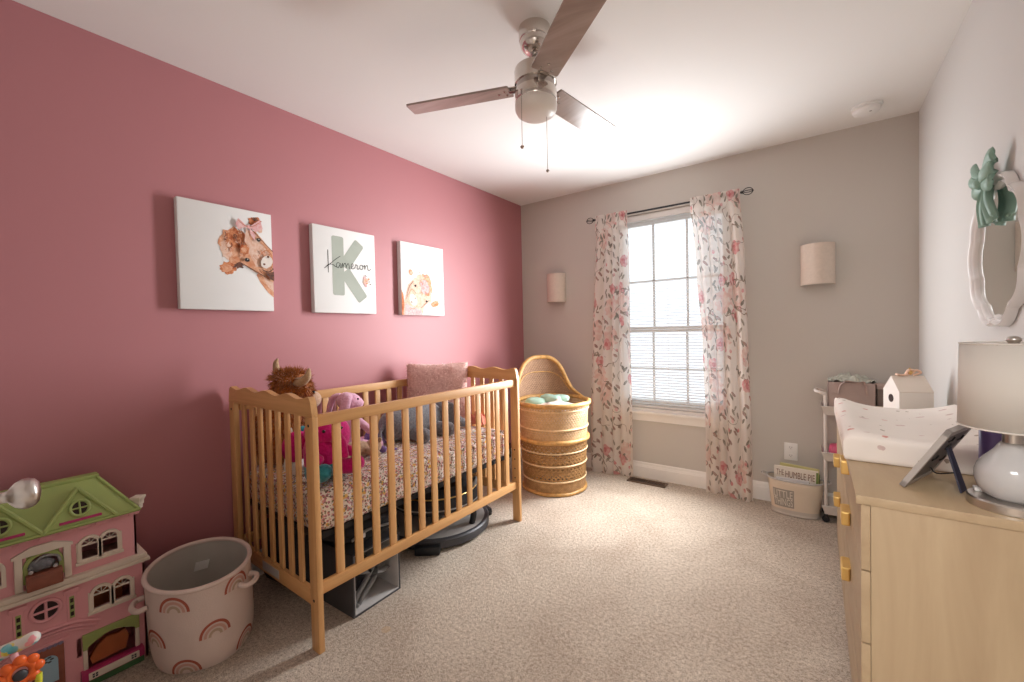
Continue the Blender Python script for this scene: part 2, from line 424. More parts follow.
SC.cycles.sample_clamp_indirect = 6

# ------------------------------------------------------------------ window dressing
def curtain_mat():
    pk1, pk2 = (.74, .30, .31), (.85, .56, .53)
    lf1, lf2 = (.24, .215, .175), (.46, .41, .345)
    layers = [((4.2, 4.0, 1), (0, 0, .2), .36, .55, (.84, .58, .52), (.90, .76, .70)),
              ((12, 29, 1), (0, 0, .9), .29, .20, lf1, lf2),
              ((28, 11, 1), (0, 0, .45), .29, .18, lf1, lf2),
              ((11, 27, 1), (0, 0, -.7), .30, .16, (.36, .22, .19), (.50, .36, .31)),
              ((7, 6, 1), (0, 0, .5), .30, .27, pk1, pk2),
              ((7, 6, 1), (0, 0, .5), .12, .27, (.62, .18, .20), pk1),
              ((19, 17, 1), (0, 0, .2), .24, .10, pk1, pk2)]
    return fabric_spots('floral_curtain', (.92, .85, .79), layers, src='UV', bmp=.05, trans=.5, clear=.2, wscale=26.0, twig=(5.0, .0055, (.32, .24, .19)))
CURT = curtain_mat()
def curtain(name, label, xl, xr, folds, amp, cloth, seed, inner):
    """xl/xr: edge x as lists over height (bottom, quarter.. top)."""
    def lerp(arr, v):
        k = v * (len(arr) - 1); i = min(int(k), len(arr) - 2); t = k - i; t = t * t * (3 - 2 * t)
        return arr[i] * (1 - t) + arr[i + 1] * t
    g = G(); ztop = 2.165
    def fn(u, v):
        # sharper, uneven pleats
        ph = 2 * PI * folds * u + .9 * math.sin(2 * PI * u * 1.3 + seed)
        s = math.sin(ph + .35 * math.sin(3 * v + seed))
        pinch = 1 if v < .9 else max(.28, 1 - (v - .9) * 9)
        q_ = u if inner else 1 - u
        a = amp * pinch * (.75 + .35 * math.sin(u * 5 + seed * 2)) * (1 - .65 * max(0, (q_ - .45) / .55))
        uu = u + .25 / folds / 2 * math.cos(ph) * .6
        x = lerp(xl, v) + (lerp(xr, v) - lerp(xl, v)) * min(1, max(0, uu)) 
        y = -.088 + a * s - .02 * (1 - v) * math.sin(4 * u + seed)
        z = .004 + v * ztop + (.006 * math.sin(9 * u + seed) if v == 0 else 0)
        if v > .93: y = -.104 + .006 * s - (.006 if v < .97 else 0)
        return (x, min(y, -.03), max(.003, z))
    g.grid(fn, 120, 70, us=cloth, vs=ztop)
    o = g.build(name, CURT, smooth=70)
    tag(o, label, 'curtain', 'curtain pair')
    return o
curtain('window_curtain', 'sheer floral curtain hanging beside the wicker bassinet', [.735, .74, .765, .79, .825], [1.115, 1.115, 1.11, 1.11, 1.105], 4.5, .030, .6, 1.3, True)
curtain('window_curtain', 'sheer floral curtain hanging beside the wall outlet and book bin', [1.655, 1.658, 1.645, 1.610, 1.572], [1.965, 1.96, 1.945, 1.93, 1.905], 4.5, .034, .62, 3.9, False)

rod = thing('curtain_rod', (1.366, -.088, 2.143), 'thin black curtain rod with wire cage finials above the window', 'curtain rod')
g = G(); g.tube([(.812, -.088, 2.143), (1.905, -.088, 2.143)], .0075, 12); g.build('pole', BLACKM, rod)
for sx, s in ((.812, -1), (1.905, 1)):
    g = G()
    for k in range(4):
        a = PI * k / 4 * 2
        g.tube([(sx + s * (.012 + .06 * (1 - math.cos(t)) / 2), -.088 + .024 * math.sin(t) * math.cos(a), 2.143 + .024 * math.sin(t) * math.sin(a)) for t in [PI * i / 10 for i in range(11)]], .0028, 6)
    g.lathe([(.001, 0), (.009, .001), (.011, .006), (.009, .014), (.004, .017), (.001, .018)], (sx, -.088, 2.143), 14, mtx=M.Rotation(s * PI / 2, 4, 'Y'))
    g.blob((sx + s * .072, -.088, 2.143), .005, 10)
    g.build('finial', BLACKM, rod)
    g = G(); bx_ = sx - s * .03
    g.tube([(bx_, -.001, 2.13), (bx_, -.06, 2.13), (bx_, -.088, 2.134)], .005, 8); g.box((bx_ - .01, -.004, 2.10), (bx_ + .01, 0, 2.16), .002)
    g.build('bracket', BLACKM, rod)

BLINDM = None
def blind_mat():
    m, nt, b = new_mat('blind_slat'); out = nt.nodes['Material Output']
    b.inputs['Base Color'].default_value = (.85, .85, .84, 1); b.inputs['Roughness'].default_value = .5
    t = nd(nt, 'ShaderNodeBsdfTranslucent'); t.inputs['Color'].default_value = (.85, .86, .88, 1)
    mx = nd(nt, 'ShaderNodeMixShader'); mx.inputs[0].default_value = .35
    lk(nt, b.outputs[0], mx.inputs[1]); lk(nt, t.outputs[0], mx.inputs[2]); lk(nt, mx.outputs[0], out.inputs['Surface'])
    return m
BLINDM = blind_mat()
bl = thing('window_blind', (1.37, .04, WZ0 + .006), 'white horizontal mini blind with open slats inside the window', 'blind')
g = G(); n = 70; bx0, bx1 = WX0 + .008, WX1 - .008
for i in range(n):
    z = .605 + i * (2.095 - .605) / (n - 1); ca, sa = math.cos(.28), math.sin(.28)
    pts = []
    for k in range(4):
        t = (k / 3 - .5) * .025; pts.append((.04 + t * ca, z + t * sa + .0015 * (1 - (2 * k / 3 - 1) ** 2)))
    for k in range(3):
        a, b = pts[k], pts[k + 1]
        g.poly([(bx0, a[0], a[1]), (bx1, a[0], a[1]), (bx1, b[0], b[1]), (bx0, b[0], b[1])])
g.build('slats', BLINDM, bl, smooth=60, recalc=False)
g = G(); g.box((bx0, .022, 2.10), (bx1, .06, 2.148), .004); g.build('head_rail', WHITE, bl)
g = G(); g.box((bx0, .026, WZ0 + .006), (bx1, .054, WZ0 + .022), .004); g.build('bottom_rail', WHITE, bl)
g = G()
for x in (1.06, 1.37, 1.68):
    for y in (.027, .053): g.tube([(x, y, .58), (x, y, 2.1)], .0008, 4)
g.build('ladder_cords', WHITE, bl)
g = G(); g.tube([(.985, .016, 2.10), (.985, .014, 1.45)], .003, 6); g.build('tilt_wand', WHITE, bl)

# ------------------------------------------------------------------ small wall, ceiling and floor fittings
vent = thing('floor_vent', (1.235, -.115, 0), 'brown metal floor register on the carpet under the window', 'vent')
VENTM = plain('bronze_vent', (.16, .10, .065), .45, .6)
g = G(); holes_plate(g, 'y', 0, .001, 0, 1, 0, 1, []); g.bm.clear()
x0, x1, y0, y1 = 1.085, 1.385, -.165, -.065
for a in ((x0, y0, x1, y0 + .018), (x0, y1 - .018, x1, y1), (x0, y0, x0 + .02, y1), (x1 - .02, y0, x1, y1), ((x0 + x1) / 2 - .006, y0, (x0 + x1) / 2 + .006, y1)):
    g.box((a[0], a[1], 0), (a[2], a[3], .008), .002)
g.build('frame', VENTM, vent)
g = G(); g.box((x0 + .015, y0 + .015, 0), (x1 - .015, y1 - .015, .002)); g.build('duct_shade', DARK, vent)  # flat dark plate paints the shade below the louvres
g = G()
for i in range(24):
    x = x0 + .03 + i * .0105
    if abs(x - 1.235) > .01: g.box((x - .0018, y0 + .014, .002), (x + .0018, y1 - .014, .006))
g.build('louvres', VENTM, vent)

out = thing('wall_outlet', (2.178, 0, .364), 'white duplex electrical outlet on the wall above the book bin', 'outlet')
g = G(); g.box((2.140, -.006, .305), (2.216, 0, .422), .003); g.build('cover_plate', WHITE, out)
for zc in (.336, .391):
    g = G(); g.lathe([(.001, 0), (.0165, 0), (.0165, .003), (.001, .003)], (2.178, -.005, zc), 20, mtx=M.Rotation(PI / 2, 4, 'X'))
    s = g.build('socket', WHITE, out)
    g = G()
    for dx in (-.006, .006): g.box((2.178 + dx - .001, -.0085, zc - .001), (2.178 + dx + .001, -.0078, zc + .007))
    g.lathe([(.0001, 0), (.0022, 0), (.0022, .0008), (.0001, .0008)], (2.178, -.0078, zc - .007), 10, mtx=M.Rotation(PI / 2, 4, 'X'))
    g.build('slots', DKGREY, s)

SHADE = plain('linen_shade', (.66, .56, .48), .85, var=.04, vscale=60, bmp=.2)
SHADEI = plain('shade_lining', (.48, .40, .33), .9)
def sconce(xc, label):
    t = thing('wall_sconce', (xc, 0, 1.478), label, 'sconce', 'wall sconces')
    g = G(); z0, z1, r, d = 1.478, 1.738, .092, .088
    def outer(u, v): a = PI * u; return (xc - r * math.cos(a), -.004 - d * math.sin(a), z0 + (z1 - z0) * v)
    g.grid(outer, 28, 2)
    def inner(u, v): a = PI * u; return (xc - (r - .004) * math.cos(a), -.004 - (d - .004) * math.sin(a), z0 + (z1 - z0) * v)
    g.mat(1).grid(inner, 28, 2); g.mat(0)
    for z in (z0, z1):
        for i in range(28):
            u, v = i / 28, (i + 1) / 28; k = (z - z0) / (z1 - z0)
            g.poly([outer(u, k), outer(v, k), inner(v, k), inner(u, k)])
    g.build('shade', [SHADE, SHADEI], t, smooth=50, recalc=False)
    g = G(); g.box((xc - .088, -.012, z0 + .01), (xc + .088, 0, z1 - .01), .002); g.build('back_plate', SHADEI, t)
    g = G(); g.tube([(xc, -.01, 1.6), (xc, -.045, 1.6), (xc, -.045, 1.56)], .008, 10); g.build('lamp_holder', WHITE, t)
    g = G(); g.blob((xc, -.045, 1.645), (.022, .022, .032), 14); g.tube([(xc, -.045, 1.6), (xc, -.045, 1.62)], .013, 12); g.build('bulb', WHITE, t)
    return t
sconce(.388, 'half round linen wall sconce between the pink wall and the curtains')
sconce(2.33, 'half round linen wall sconce above the outlet and rolling cart')

sm = thing('smoke_detector', (2.555, -.265, H), 'white round smoke detector on the ceiling near the corner', 'smoke detector')
g = G(); g.lathe([(.001, 0), (.07, 0), (.07, -.012), (.066, -.014), (.001, -.014)], (2.555, -.265, H), 40); g.build('base', WHITE, sm)
g = G(); g.lathe([(.001, -.014), (.062, -.014), (.063, -.022), (.058, -.034), (.045, -.041), (.02, -.043), (.001, -.043)], (2.555, -.265, H), 40)
g.build('cover', WHITE, sm)
g = G(); g.lathe([(.001, 0), (.006, 0), (.006, .003), (.001, .003)], (2.57, -.30, H - .0445), 12); g.build('test_button', LTGREYF, sm)

# ------------------------------------------------------------------ ceiling fan
FANN = plain('polished_nickel', (.66, .615, .57), .17, 1, var=.02)
FX, FY = 1.403, -1.921
fan = thing('ceiling_fan', (FX, FY, H), 'three blade ceiling fan with brushed nickel motor and grey wood blades', 'ceiling fan')
c0 = (FX, FY, 0)
g = G(); g.lathe([(.001, H), (.064, H), (.064, H - .045), (.062, H - .05), (.06, H - .052), (.058, H - .07), (.05, H - .084), (.036, H - .095), (.022, H - .1), (.001, H - .1)], c0, 40); g.build('canopy', FANN, fan, smooth=35)
g = G(); g.tube([(FX, FY, H - .095), (FX, FY, 2.272)], .0115, 16); g.blob((FX, FY, H - .098), .02, 16); g.build('downrod', CHROME, fan)
g = G(); g.lathe([(.001, 2.284), (.03, 2.284), (.03, 2.281), (.076, 2.281), (.083, 2.276), (.085, 2.268), (.085, 2.216), (.001, 2.216)], c0, 48); mo = g.build('motor', FANN, fan, smooth=35)
g = G(); g.lathe([(.001, 2.216), (.08, 2.216), (.08, 2.19), (.001, 2.19)], c0, 48); g.build('motor_band', CHROME, mo, smooth=35)
g = G(); g.lathe([(.001, 2.19), (.084, 2.19), (.085, 2.182), (.085, 2.148), (.082, 2.143), (.001, 2.143)], c0, 48); g.build('switch_housing', FANN, fan, smooth=35)
FROST = plain('frosted_glass', (.78, .73, .68), .35, var=.01)
g = G(); g.lathe([(.001, 2.144), (.083, 2.144), (.085, 2.138), (.0855, 2.128), (.084, 2.114), (.077, 2.1), (.062, 2.09), (.04, 2.085), (.015, 2.083), (.001, 2.083)], c0, 48); g.build('globe', FROST, fan, smooth=60)
for i, ang in enumerate((200.5, 83.5, 321.5)):
    a = math.radians(ang)
    Mb = M.Translation((FX, FY, 2.208)) @ M.Rotation(a, 4, 'Z') @ M.Rotation(math.radians(-11), 4, 'X')
    g = G()
    o2 = [(.105, -.05), (.110, -.054), (.557, -.058), (.567, -.054), (.572, -.05), (.557, .052), (.552, .057), (.545, .058), (.110, .054), (.105, .05)]
    g.prism(o2, lambda x, y: Mb @ V((x, y, -.004)), lambda x, y: Mb @ V((x, y, .004)))
    b_ = g.build('blade', [BLADEW if i == 0 else BLADEW], fan, smooth=30)
    g = G(); g.box((.07, -.022, .004), (.175, .022, .009), .002, Mb); g.box((.06, -.016, -.006), (.112, .016, .006), .002, Mb)
    br = g.build('blade_iron', CHROME, b_)
    for x, y in ((.125, -.022), (.125, .022), (.155, 0)):
        g = G(); g.lathe([(.0001, 0), (.0055, 0), (.005, -.003), (.0001, -.0035)], Mb @ V((x, y, -.004)), 10); g.build('screw', FANN, b_)
for (dx, dy, zb, pr) in ((-.013, -.086, 1.945, .009), (.036, .022, 1.872, .007)):
    g = G(); x, y = FX + dx, FY + dy; ztop = 2.165 if pr > .008 else 2.144
    g.tube([(x, y, ztop), (x, y, zb)], .0012, 6)
    if pr > .008: g.tube([(FX + dx * .9, FY + dy * .9, 2.168), (x, y, 2.162)], .004, 8)
    ch = g.build('pull_chain', CHROME, fan)
    g = G(); g.lathe([(.001, .006), (pr * .6, .005), (pr, 0), (pr * .6, -.005), (.001, -.006)], (x, y, zb - .004), 14); g.build('pull_knob', CHROME, ch)

# ------------------------------------------------------------------ three canvases on the mauve wall
CANV = plain('canvas_white', (.72, .715, .70), .85, var=.01, bmp=.15, bscale=400)
def water(name, a, b, s=26):
    m, nt, bb = new_mat(name); vec = coords(nt)
    n = nd(nt, 'ShaderNodeTexNoise', Scale=float(s), Detail=5.0, Distortion=1.2); lk(nt, vec, n.inputs['Vector'])
    lk(nt, ramp(nt, n.outputs['Fac'], [(.35, a), (.65, b)]), bb.inputs['Base Color']); bb.inputs['Roughness'].default_value = .85
    return m
P_RUST = water('paint_rust', (.36, .075, .02), (.62, .26, .12), 45)
P_ORNG = water('paint_orange', (.54, .21, .10), (.68, .39, .25), 40)
P_PALE = water('paint_peach', (.64, .38, .27), (.72, .53, .43), 50)
P_PINK = water('paint_pink', (.66, .30, .30), (.72, .50, .49), 60)
P_DARK = water('paint_umber', (.06, .03, .025), (.20, .08, .05), 60)
P_MUZZ = water('paint_muzzle', (.66, .60, .55), (.72, .66, .60), 40)
P_SAGE = water('paint_sage', (.33, .36, .31), (.36, .39, .34), 6)
P_INK = water('paint_ink', (.02, .02, .02), (.03, .03, .03), 6)
class Art:
    def __init__(s, y0, y1, z0, z1): s.g = G(); s.y0, s.y1, s.z0, s.z1 = y0, y1, z0, z1; s.lay = 0; s.R = random.Random(3)
    def p(s, a, b): return (.0405 + s.lay * .00012, s.y0 + (s.y1 - s.y0) * min(1, max(0, a)), s.z0 + (s.z1 - s.z0) * min(1, max(0, b)))
    def poly(s, m, pts): s.lay += 1; s.g.mat(m).poly([s.p(*q) for q in pts]); return s
    def blob(s, m, a, b, ra, rb, rot=0, jag=.12, n=26):
        asp = (s.z1 - s.z0) / (s.y1 - s.y0); pts = []
        for k in range(n):
            t = 2 * PI * k / n; r = 1 + s.R.uniform(-jag, jag); x, y = ra * r * math.cos(t), rb * r * math.sin(t)
            X, Y = x * math.cos(rot) - y * math.sin(rot), x * math.sin(rot) + y * math.cos(rot)
            pts.append((a + X, b + Y / asp))
        return s.poly(m, pts)
    def stroke(s, m, pts, w, k=6):
        asp = (s.z1 - s.z0) / (s.y1 - s.y0)
        q = smoothpts([(x, y * asp, 0) for x, y in pts], k); L, Rr = [], []
        for i, c in enumerate(q):
            d = (q[min(i + 1, len(q) - 1)] - q[max(i - 1, 0)]); d = d.normalized() if d.length > 1e-9 else V((1, 0, 0))
            ww = (w(i / (len(q) - 1)) if callable(w) else w) / 2; nrm = V((-d.y, d.x, 0)) * ww
            L.append(c + nrm); Rr.append(c - nrm)
        s.lay += 1; s.g.mat(m)
        for i in range(len(q) - 1): s.g.poly([s.p(v.x, v.y / asp) for v in (L[i], L[i + 1], Rr[i + 1], Rr[i])])
        return s
ARTM = [P_RUST, P_ORNG, P_PALE, P_PINK, P_DARK, P_MUZZ, P_SAGE, P_INK]
def canvas(y0, y1, z0, z1, label):
    t = thing('wall_canvas', (0, (y0 + y1) / 2, z0), label, 'wall art', 'nursery canvases')
    g = G(); g.box((.002, y0, z0), (.04, y1, z1), .004); g.build('stretched_canvas', CANV, t)
    return t, Art(y0, y1, z0, z1)
t, A = canvas(-2.742, -2.345, 1.350, 1.848, 'largest looking white canvas with a rust cow head wearing a pink bow')
R3 = random.Random(11)
A.poly(1, [(1, .14), (.93, .19), (.84, .29), (.80, .36), (.86, .42), (1, .46)])
A.poly(2, [(1, .20), (.93, .25), (.88, .33), (1, .40)])
A.blob(0, .49, .41, .09, .075, .5, .2); A.blob(1, .47, .40, .055, .045, .4, .2); A.blob(4, .60, .45, .06, .05, .3, .3)
A.blob(1, .56, .63, .17, .21, .3, .14); A.blob(0, .58, .70, .12, .11, .2, .2); A.blob(2, .47, .58, .06, .12, .1, .2)
A.blob(0, .80, .90, .075, .055, .2, .2); A.blob(4, .80, .92, .035, .02, .1, .3); A.blob(2, .85, .84, .03, .06, .2, .1)
A.poly(1, [(.60, .58), (.72, .80), (.80, .80), (1, .62), (1, .30), (.90, .34), (.72, .42), (.62, .47)])
A.poly(2, [(.70, .60), (.76, .72), (.83, .72), (.96, .60), (.92, .46), (.80, .44)])
for k in range(46):
    a, r = R3.uniform(0, 6.28), R3.uniform(.02, .15); x, y = .57 + r * math.cos(a), .64 + r * math.sin(a) * .9
    d = R3.uniform(-.5, 2.2); A.stroke(R3.choice([0, 0, 1, 2, 4]), [(x, y), (x + .03 * math.cos(d), y + .03 * math.sin(d)), (x + .05 * math.cos(d + .6), y + .05 * math.sin(d + .6))], .008, 4)
for k in range(22):
    x, y = R3.uniform(.74, .97), R3.uniform(.38, .66); A.stroke(R3.choice([0, 1, 4]), [(x, y), (x + .02, y - .03), (x + .05, y - .05)], .006, 3)
A.blob(0, .66, .60, .055, .06, .3, .15); A.blob(1, .655, .595, .03, .032, .3, .15)
A.blob(5, .915, .50, .065, .088, -.55, .05); A.blob(4, .935, .555, .016, .014, 0, .1); A.blob(4, .885, .475, .015, .013, 0, .1)
A.stroke(4, [(.86, .42), (.93, .40), (1, .44)], .012); A.stroke(0, [(.85, .58), (.92, .62), (.985, .57)], .009)
A.poly(4, [(.90, .38), (1, .41), (1, .31), (.95, .33)])
A.stroke(4, [(.60, .47), (.72, .42), (.86, .36), (.93, .33)], .010); A.stroke(4, [(.76, .80), (.88, .70), (1, .61)], .008)
A.blob(7, .685, .50, .030, .024, 0, .08); A.blob(7, .825, .715, .026, .022, 0, .08); A.blob(5, .692, .507, .007, .006, 0, 0); A.blob(5, .83, .72, .006, .005, 0, 0)
A.poly(3, [(.70, .83), (.60, .90), (.57, .84), (.60, .79)]); A.poly(3, [(.72, .83), (.85, .92), (.88, .83), (.80, .79)])
A.poly(2, [(.69, .83), (.66, .68), (.70, .64), (.74, .68)]); A.poly(3, [(.72, .83), (.79, .76), (.78, .70), (.73, .76)]); A.blob(3, .715, .83, .026, .022, 0, .05)
A.stroke(0, [(.60, .88), (.66, .84), (.71, .83)], .006); A.stroke(0, [(.84, .89), (.78, .85), (.72, .83)], .006)
A.g.build('cow_print', ARTM, t, smooth=0, recalc=False)
t, A = canvas(-2.127, -1.719, 1.349, 1.849, 'white canvas with a sage letter and black script name')
def cap(x0, y0, x1, y1, w):
    A.stroke(6, [(x0, y0), (x0 * .67 + x1 * .33, y0 * .67 + y1 * .33), (x0 * .33 + x1 * .67, y0 * .33 + y1 * .67), (x1, y1)], w); asp = .5 / .408
    A.blob(6, x0, y0, w / 2, w / 2, 0, 0); A.blob(6, x1, y1, w / 2, w / 2, 0, 0)
def bar(x0, y0, x1, y1, w):
    """Thick brush bar with softly rounded corners."""
    asp = .5 / .408; a, b = V((x0, y0 * asp, 0)), V((x1, y1 * asp, 0)); d = (b - a).normalized(); nn = V((-d.y, d.x, 0)); r = .03; pts = []
    for c, s1, s2 in ((b, 1, 1), (a, -1, 1), (a, -1, -1), (b, 1, -1)):
        cc = c + d * s1 * (-r) + nn * s2 * (w / 2 - r); a0 = {(1, 1): 0, (-1, 1): PI / 2, (-1, -1): PI, (1, -1): 1.5 * PI}[(s1, s2)]
        for k in range(5):
            an = PI / 2 * k / 4 + a0; v = cc + (d * math.cos(an) + nn * math.sin(an)) * r; pts.append((v.x, v.y / asp))
    A.poly(6, pts)
bar(.37, .21, .37, .905, .185); bar(.46, .555, .73, .865, .175); bar(.47, .50, .77, .17, .185)
ink = lambda t: .007
def word(pts, x, y, sx, sy, w=.0075): A.stroke(7, [(x + a * sx, y + b * sy) for a, b in pts], w)
word([(0, 1), (.02, .6), (.01, .2), (.0, -.1)], .215, .49, .1, .24, .010)
word([(1.9, .8), (1.2, .55), (.3, .15), (-.4, -.12), (-.55, -.2), (-.35, -.1), (.1, .1), (.7, .12), (1.1, .0), (1.6, -.08)], .215, .545, .1, .16, .009)
low_a = [(.75, .8), (.3, .9), (.05, .4), (.3, 0), (.65, .4), (.8, .85), (.75, .3), (.9, 0), (1.1, .25)]
low_m = [(0, .25), (.12, .9), (.15, .1), (.2, .5), (.4, .95), (.48, .5), (.5, .05), (.56, .5), (.75, .95), (.85, .5), (.88, .05), (1.0, 0), (1.15, .25)]
low_e = [(0, .25), (.5, .5), (.6, .85), (.35, .95), (.15, .5), (.35, .02), (.75, .1), (1, .35)]
low_r = [(0, .3), (.2, .9), (.3, .75), (.55, .8), (.5, .3), (.6, .02), (.85, .15), (1, .3)]
low_o = [(.6, .9), (.2, .8), (.1, .3), (.4, 0), (.75, .3), (.7, .8), (.5, .85), (.8, .7), (1.1, .75)]
low_n = [(0, .7), (.12, .9), (.15, .1), (.25, .6), (.55, .95), (.65, .5), (.68, .1), (.85, 0), (1.2, .3)]
x = .335
for L_, wd in ((low_a, .085), (low_m, .145), (low_e, .07), (low_r, .075), (low_o, .075), (low_n, .105)):
    word(L_, x, .535 + (x - .335) * .02, wd, .065, .0085); x += wd * 1.02
for k in range(16): A.blob(R3.choice([3, 3, 1, 2]), .83 + R3.uniform(-.05, .05), .40 + R3.uniform(-.055, .05), R3.uniform(.012, .03), R3.uniform(.012, .025), R3.uniform(0, 3), .2, 12)
for a, b in ((.90, .37), (.88, .40), (.82, .47)): A.blob(4, a, b, .018, .007, R3.uniform(-1, 1), .2, 10)
A.g.build('letter_print', ARTM, t, smooth=0, recalc=False)
t, A = canvas(-1.514, -1.112, 1.348, 1.851, 'white canvas with a pink calf peeking from its bottom corner')
A.poly(0, [(0, 0), (0, .34), (.04, .28), (.06, .1), (.08, 0)])
A.poly(2, [(.03, 0), (.06, .20), (.14, .42), (.30, .52), (.50, .50), (.66, .40), (.68, .20), (.52, .14), (.45, 0)])
A.blob(1, .56, .44, .14, .20, .3, .12); A.blob(3, .52, .40, .10, .13, .3, .15); A.blob(2, .42, .53, .09, .05, 0, .2)
A.blob(1, .76, .17, .10, .055, .2, .12); A.blob(0, .79, .16, .05, .025, .2, .2); A.blob(1, .21, .59, .045, .055, .3, .15); A.blob(2, .215, .585, .02, .025, 0, .1)
A.poly(2, [(.10, .12), (.18, .42), (.30, .46), (.42, .34), (.50, .16), (.40, .02), (.14, .02)])
A.poly(3, [(.05, .0), (.08, .16), (.20, .12), (.42, .08), (.46, .0)])
A.blob(5, .25, .21, .075, .105, .5, .05); A.blob(4, .215, .18, .012, .016, 0, .1); A.blob(4, .29, .235, .012, .014, 0, .1)
A.stroke(0, [(.15, .28), (.22, .36), (.32, .30)], .008); A.stroke(1, [(.17, .10), (.26, .09), (.34, .13)], .01)
A.blob(7, .305, .41, .026, .022, 0, .08); A.blob(7, .555, .20, .024, .019, 0, .08)
A.stroke(4, [(.10, .22), (.16, .38), (.26, .47)], .007); A.stroke(4, [(.42, .10), (.52, .16), (.62, .22)], .007)
for k in range(26):
    x, y = .54 + R3.uniform(-.13, .13), .42 + R3.uniform(-.16, .16); d = R3.uniform(0, 3); A.stroke(R3.choice([1, 3, 2, 0]), [(x, y), (x + .03 * math.cos(d), y + .03 * math.sin(d)), (x + .045 * math.cos(d + .7), y + .045 * math.sin(d + .7))], .007, 4)
A.g.build('calf_print', ARTM, t, smooth=0, recalc=False)

# ------------------------------------------------------------------ crib
CX0, CX1, CY0, CY1 = .022, .785, -2.562, -1.205
crib = thing('crib', ((CX0 + CX1) / 2, (CY0 + CY1) / 2, 0), 'natural pine baby crib with slatted sides against the pink wall', 'crib')
def scallop(t, far=False):
    # wavy top: crests along the board, rounded down at the outer end
    z = .979 + .0075 * math.cos(2 * PI * (t * 4.05))
    e = min(t, 1 - t) * (CX1 - CX0)
    if e < .03: z = .915 + (z - .915) * math.sqrt(max(0, 1 - (1 - e / .03) ** 2))
    return z
for y0, far in ((CY0, False), (CY1 - .024, True)):
    g = G(); n = 80; pts = [(CX0, .908), (CX1, .908)] + [(CX1 - (CX1 - CX0) * i / n, scallop(1 - i / n)) for i in range(n + 1)]
    g.prism(pts, lambda a, b: (a, y0, b), lambda a, b: (a, y0 + .024, b))
    eb = g.build('head_board' if far else 'foot_board', PINE['x'], crib, smooth=50)
    for x0 in (CX0, CX1 - .055):
        g = G(); g.box((x0, y0, 0), (x0 + .055, y0 + .024, .9075), .004); g.build('post', PINE['z'], eb)
    g = G(); g.box((CX0 + .055, y0 + .004, .172), (CX1 - .055, y0 + .022, .236), .003); lr = g.build('lower_rail', PINE['x'], eb)
    for k in range(7):
        xc = CX0 + .055 + (CX1 - CX0 - .11) * (k + 1) / 8
        g = G(); g.box((xc - .016, y0 + .007, .236), (xc + .016, y0 + .019, .908), .003); g.build('slat', PINE['z'], eb)
    for x0, zs in ((CX0 + .0275, (.2, .875)), (CX1 - .0275, (.2, .875))):
        for z in zs:
            g = G(); yb = y0 if not far else y0 + .024
            g.lathe([(.0001, -.0012), (.0058, -.0012), (.0058, .0012), (.0001, .0012)], (x0, yb, z), 12, mtx=M.Rotation(PI / 2, 4, 'X')); tag(g.build('bolt', BLACKM, eb), 'black bolt head')
    if far:
        for z in (.28, .34, .40, .46):
            g = G(); g.lathe([(.0001, -.001), (.005, -.001), (.005, .001), (.0001, .001)], (CX1 - .03, y0, z), 12, mtx=M.Rotation(PI / 2, 4, 'X')); g.build('hole_shade_disc', DARK, eb)  # dark discs on the post, painted shade of the bolt holes
    if not far:
        g = G(); g.box((.32, y0 + .003, .185), (.47, y0 + .0045, .222)); tag(g.build('warning_sticker', LTGREYF, eb), 'pale paper sticker on the lower rail')
for xa, xb in ((.747, .770), (.060, .083)):
    ya, yb = CY0 + .026, CY1 - .026
    g = G(); g.box((xa, ya, .866), (xb, yb, .913), .006); sr = g.build('side_rail', PINE['y'], crib)
    g = G(); g.box((xa, ya, .214), (xb, yb, .260), .005); g.build('lower_rail', PINE['y'], sr)
    for k in range(14):
        yc = ya + (yb - ya) * (k + 1) / 15
        g = G(); g.box((xa + .005, yc - .0175, .258), (xb - .006, yc + .0175, .868), .003); g.build('slat', PINE['z'], sr)
g = G(); mz = .412
for a in ((.095, -2.525, .115, -1.24), (.715, -2.525, .735, -1.24), (.095, -2.525, .735, -2.505), (.095, -1.26, .735, -1.24), (.095, -1.89, .735, -1.87)):
    g.box((a[0], a[1], mz), (a[2], a[3], mz + .022), .002)
for i in range(9): g.box((.10, -2.46 + i * .145, mz + .012), (.73, -2.455 + i * .145, mz + .016))
sp = g.build('mattress_support', BLACKM, crib)
for x in (.105, .725):
    for y in (-2.53, -1.235):
        s_ = 1 if y > -2 else -1
        g = G(); g.tube([(x, y - s_ * .03, mz + .01), (x, y, mz + .02), (x, y - s_ * .002, mz + .09)], .006, 6); tag(g.build('hanger_hook', BLACKM, sp), 'black steel hook')

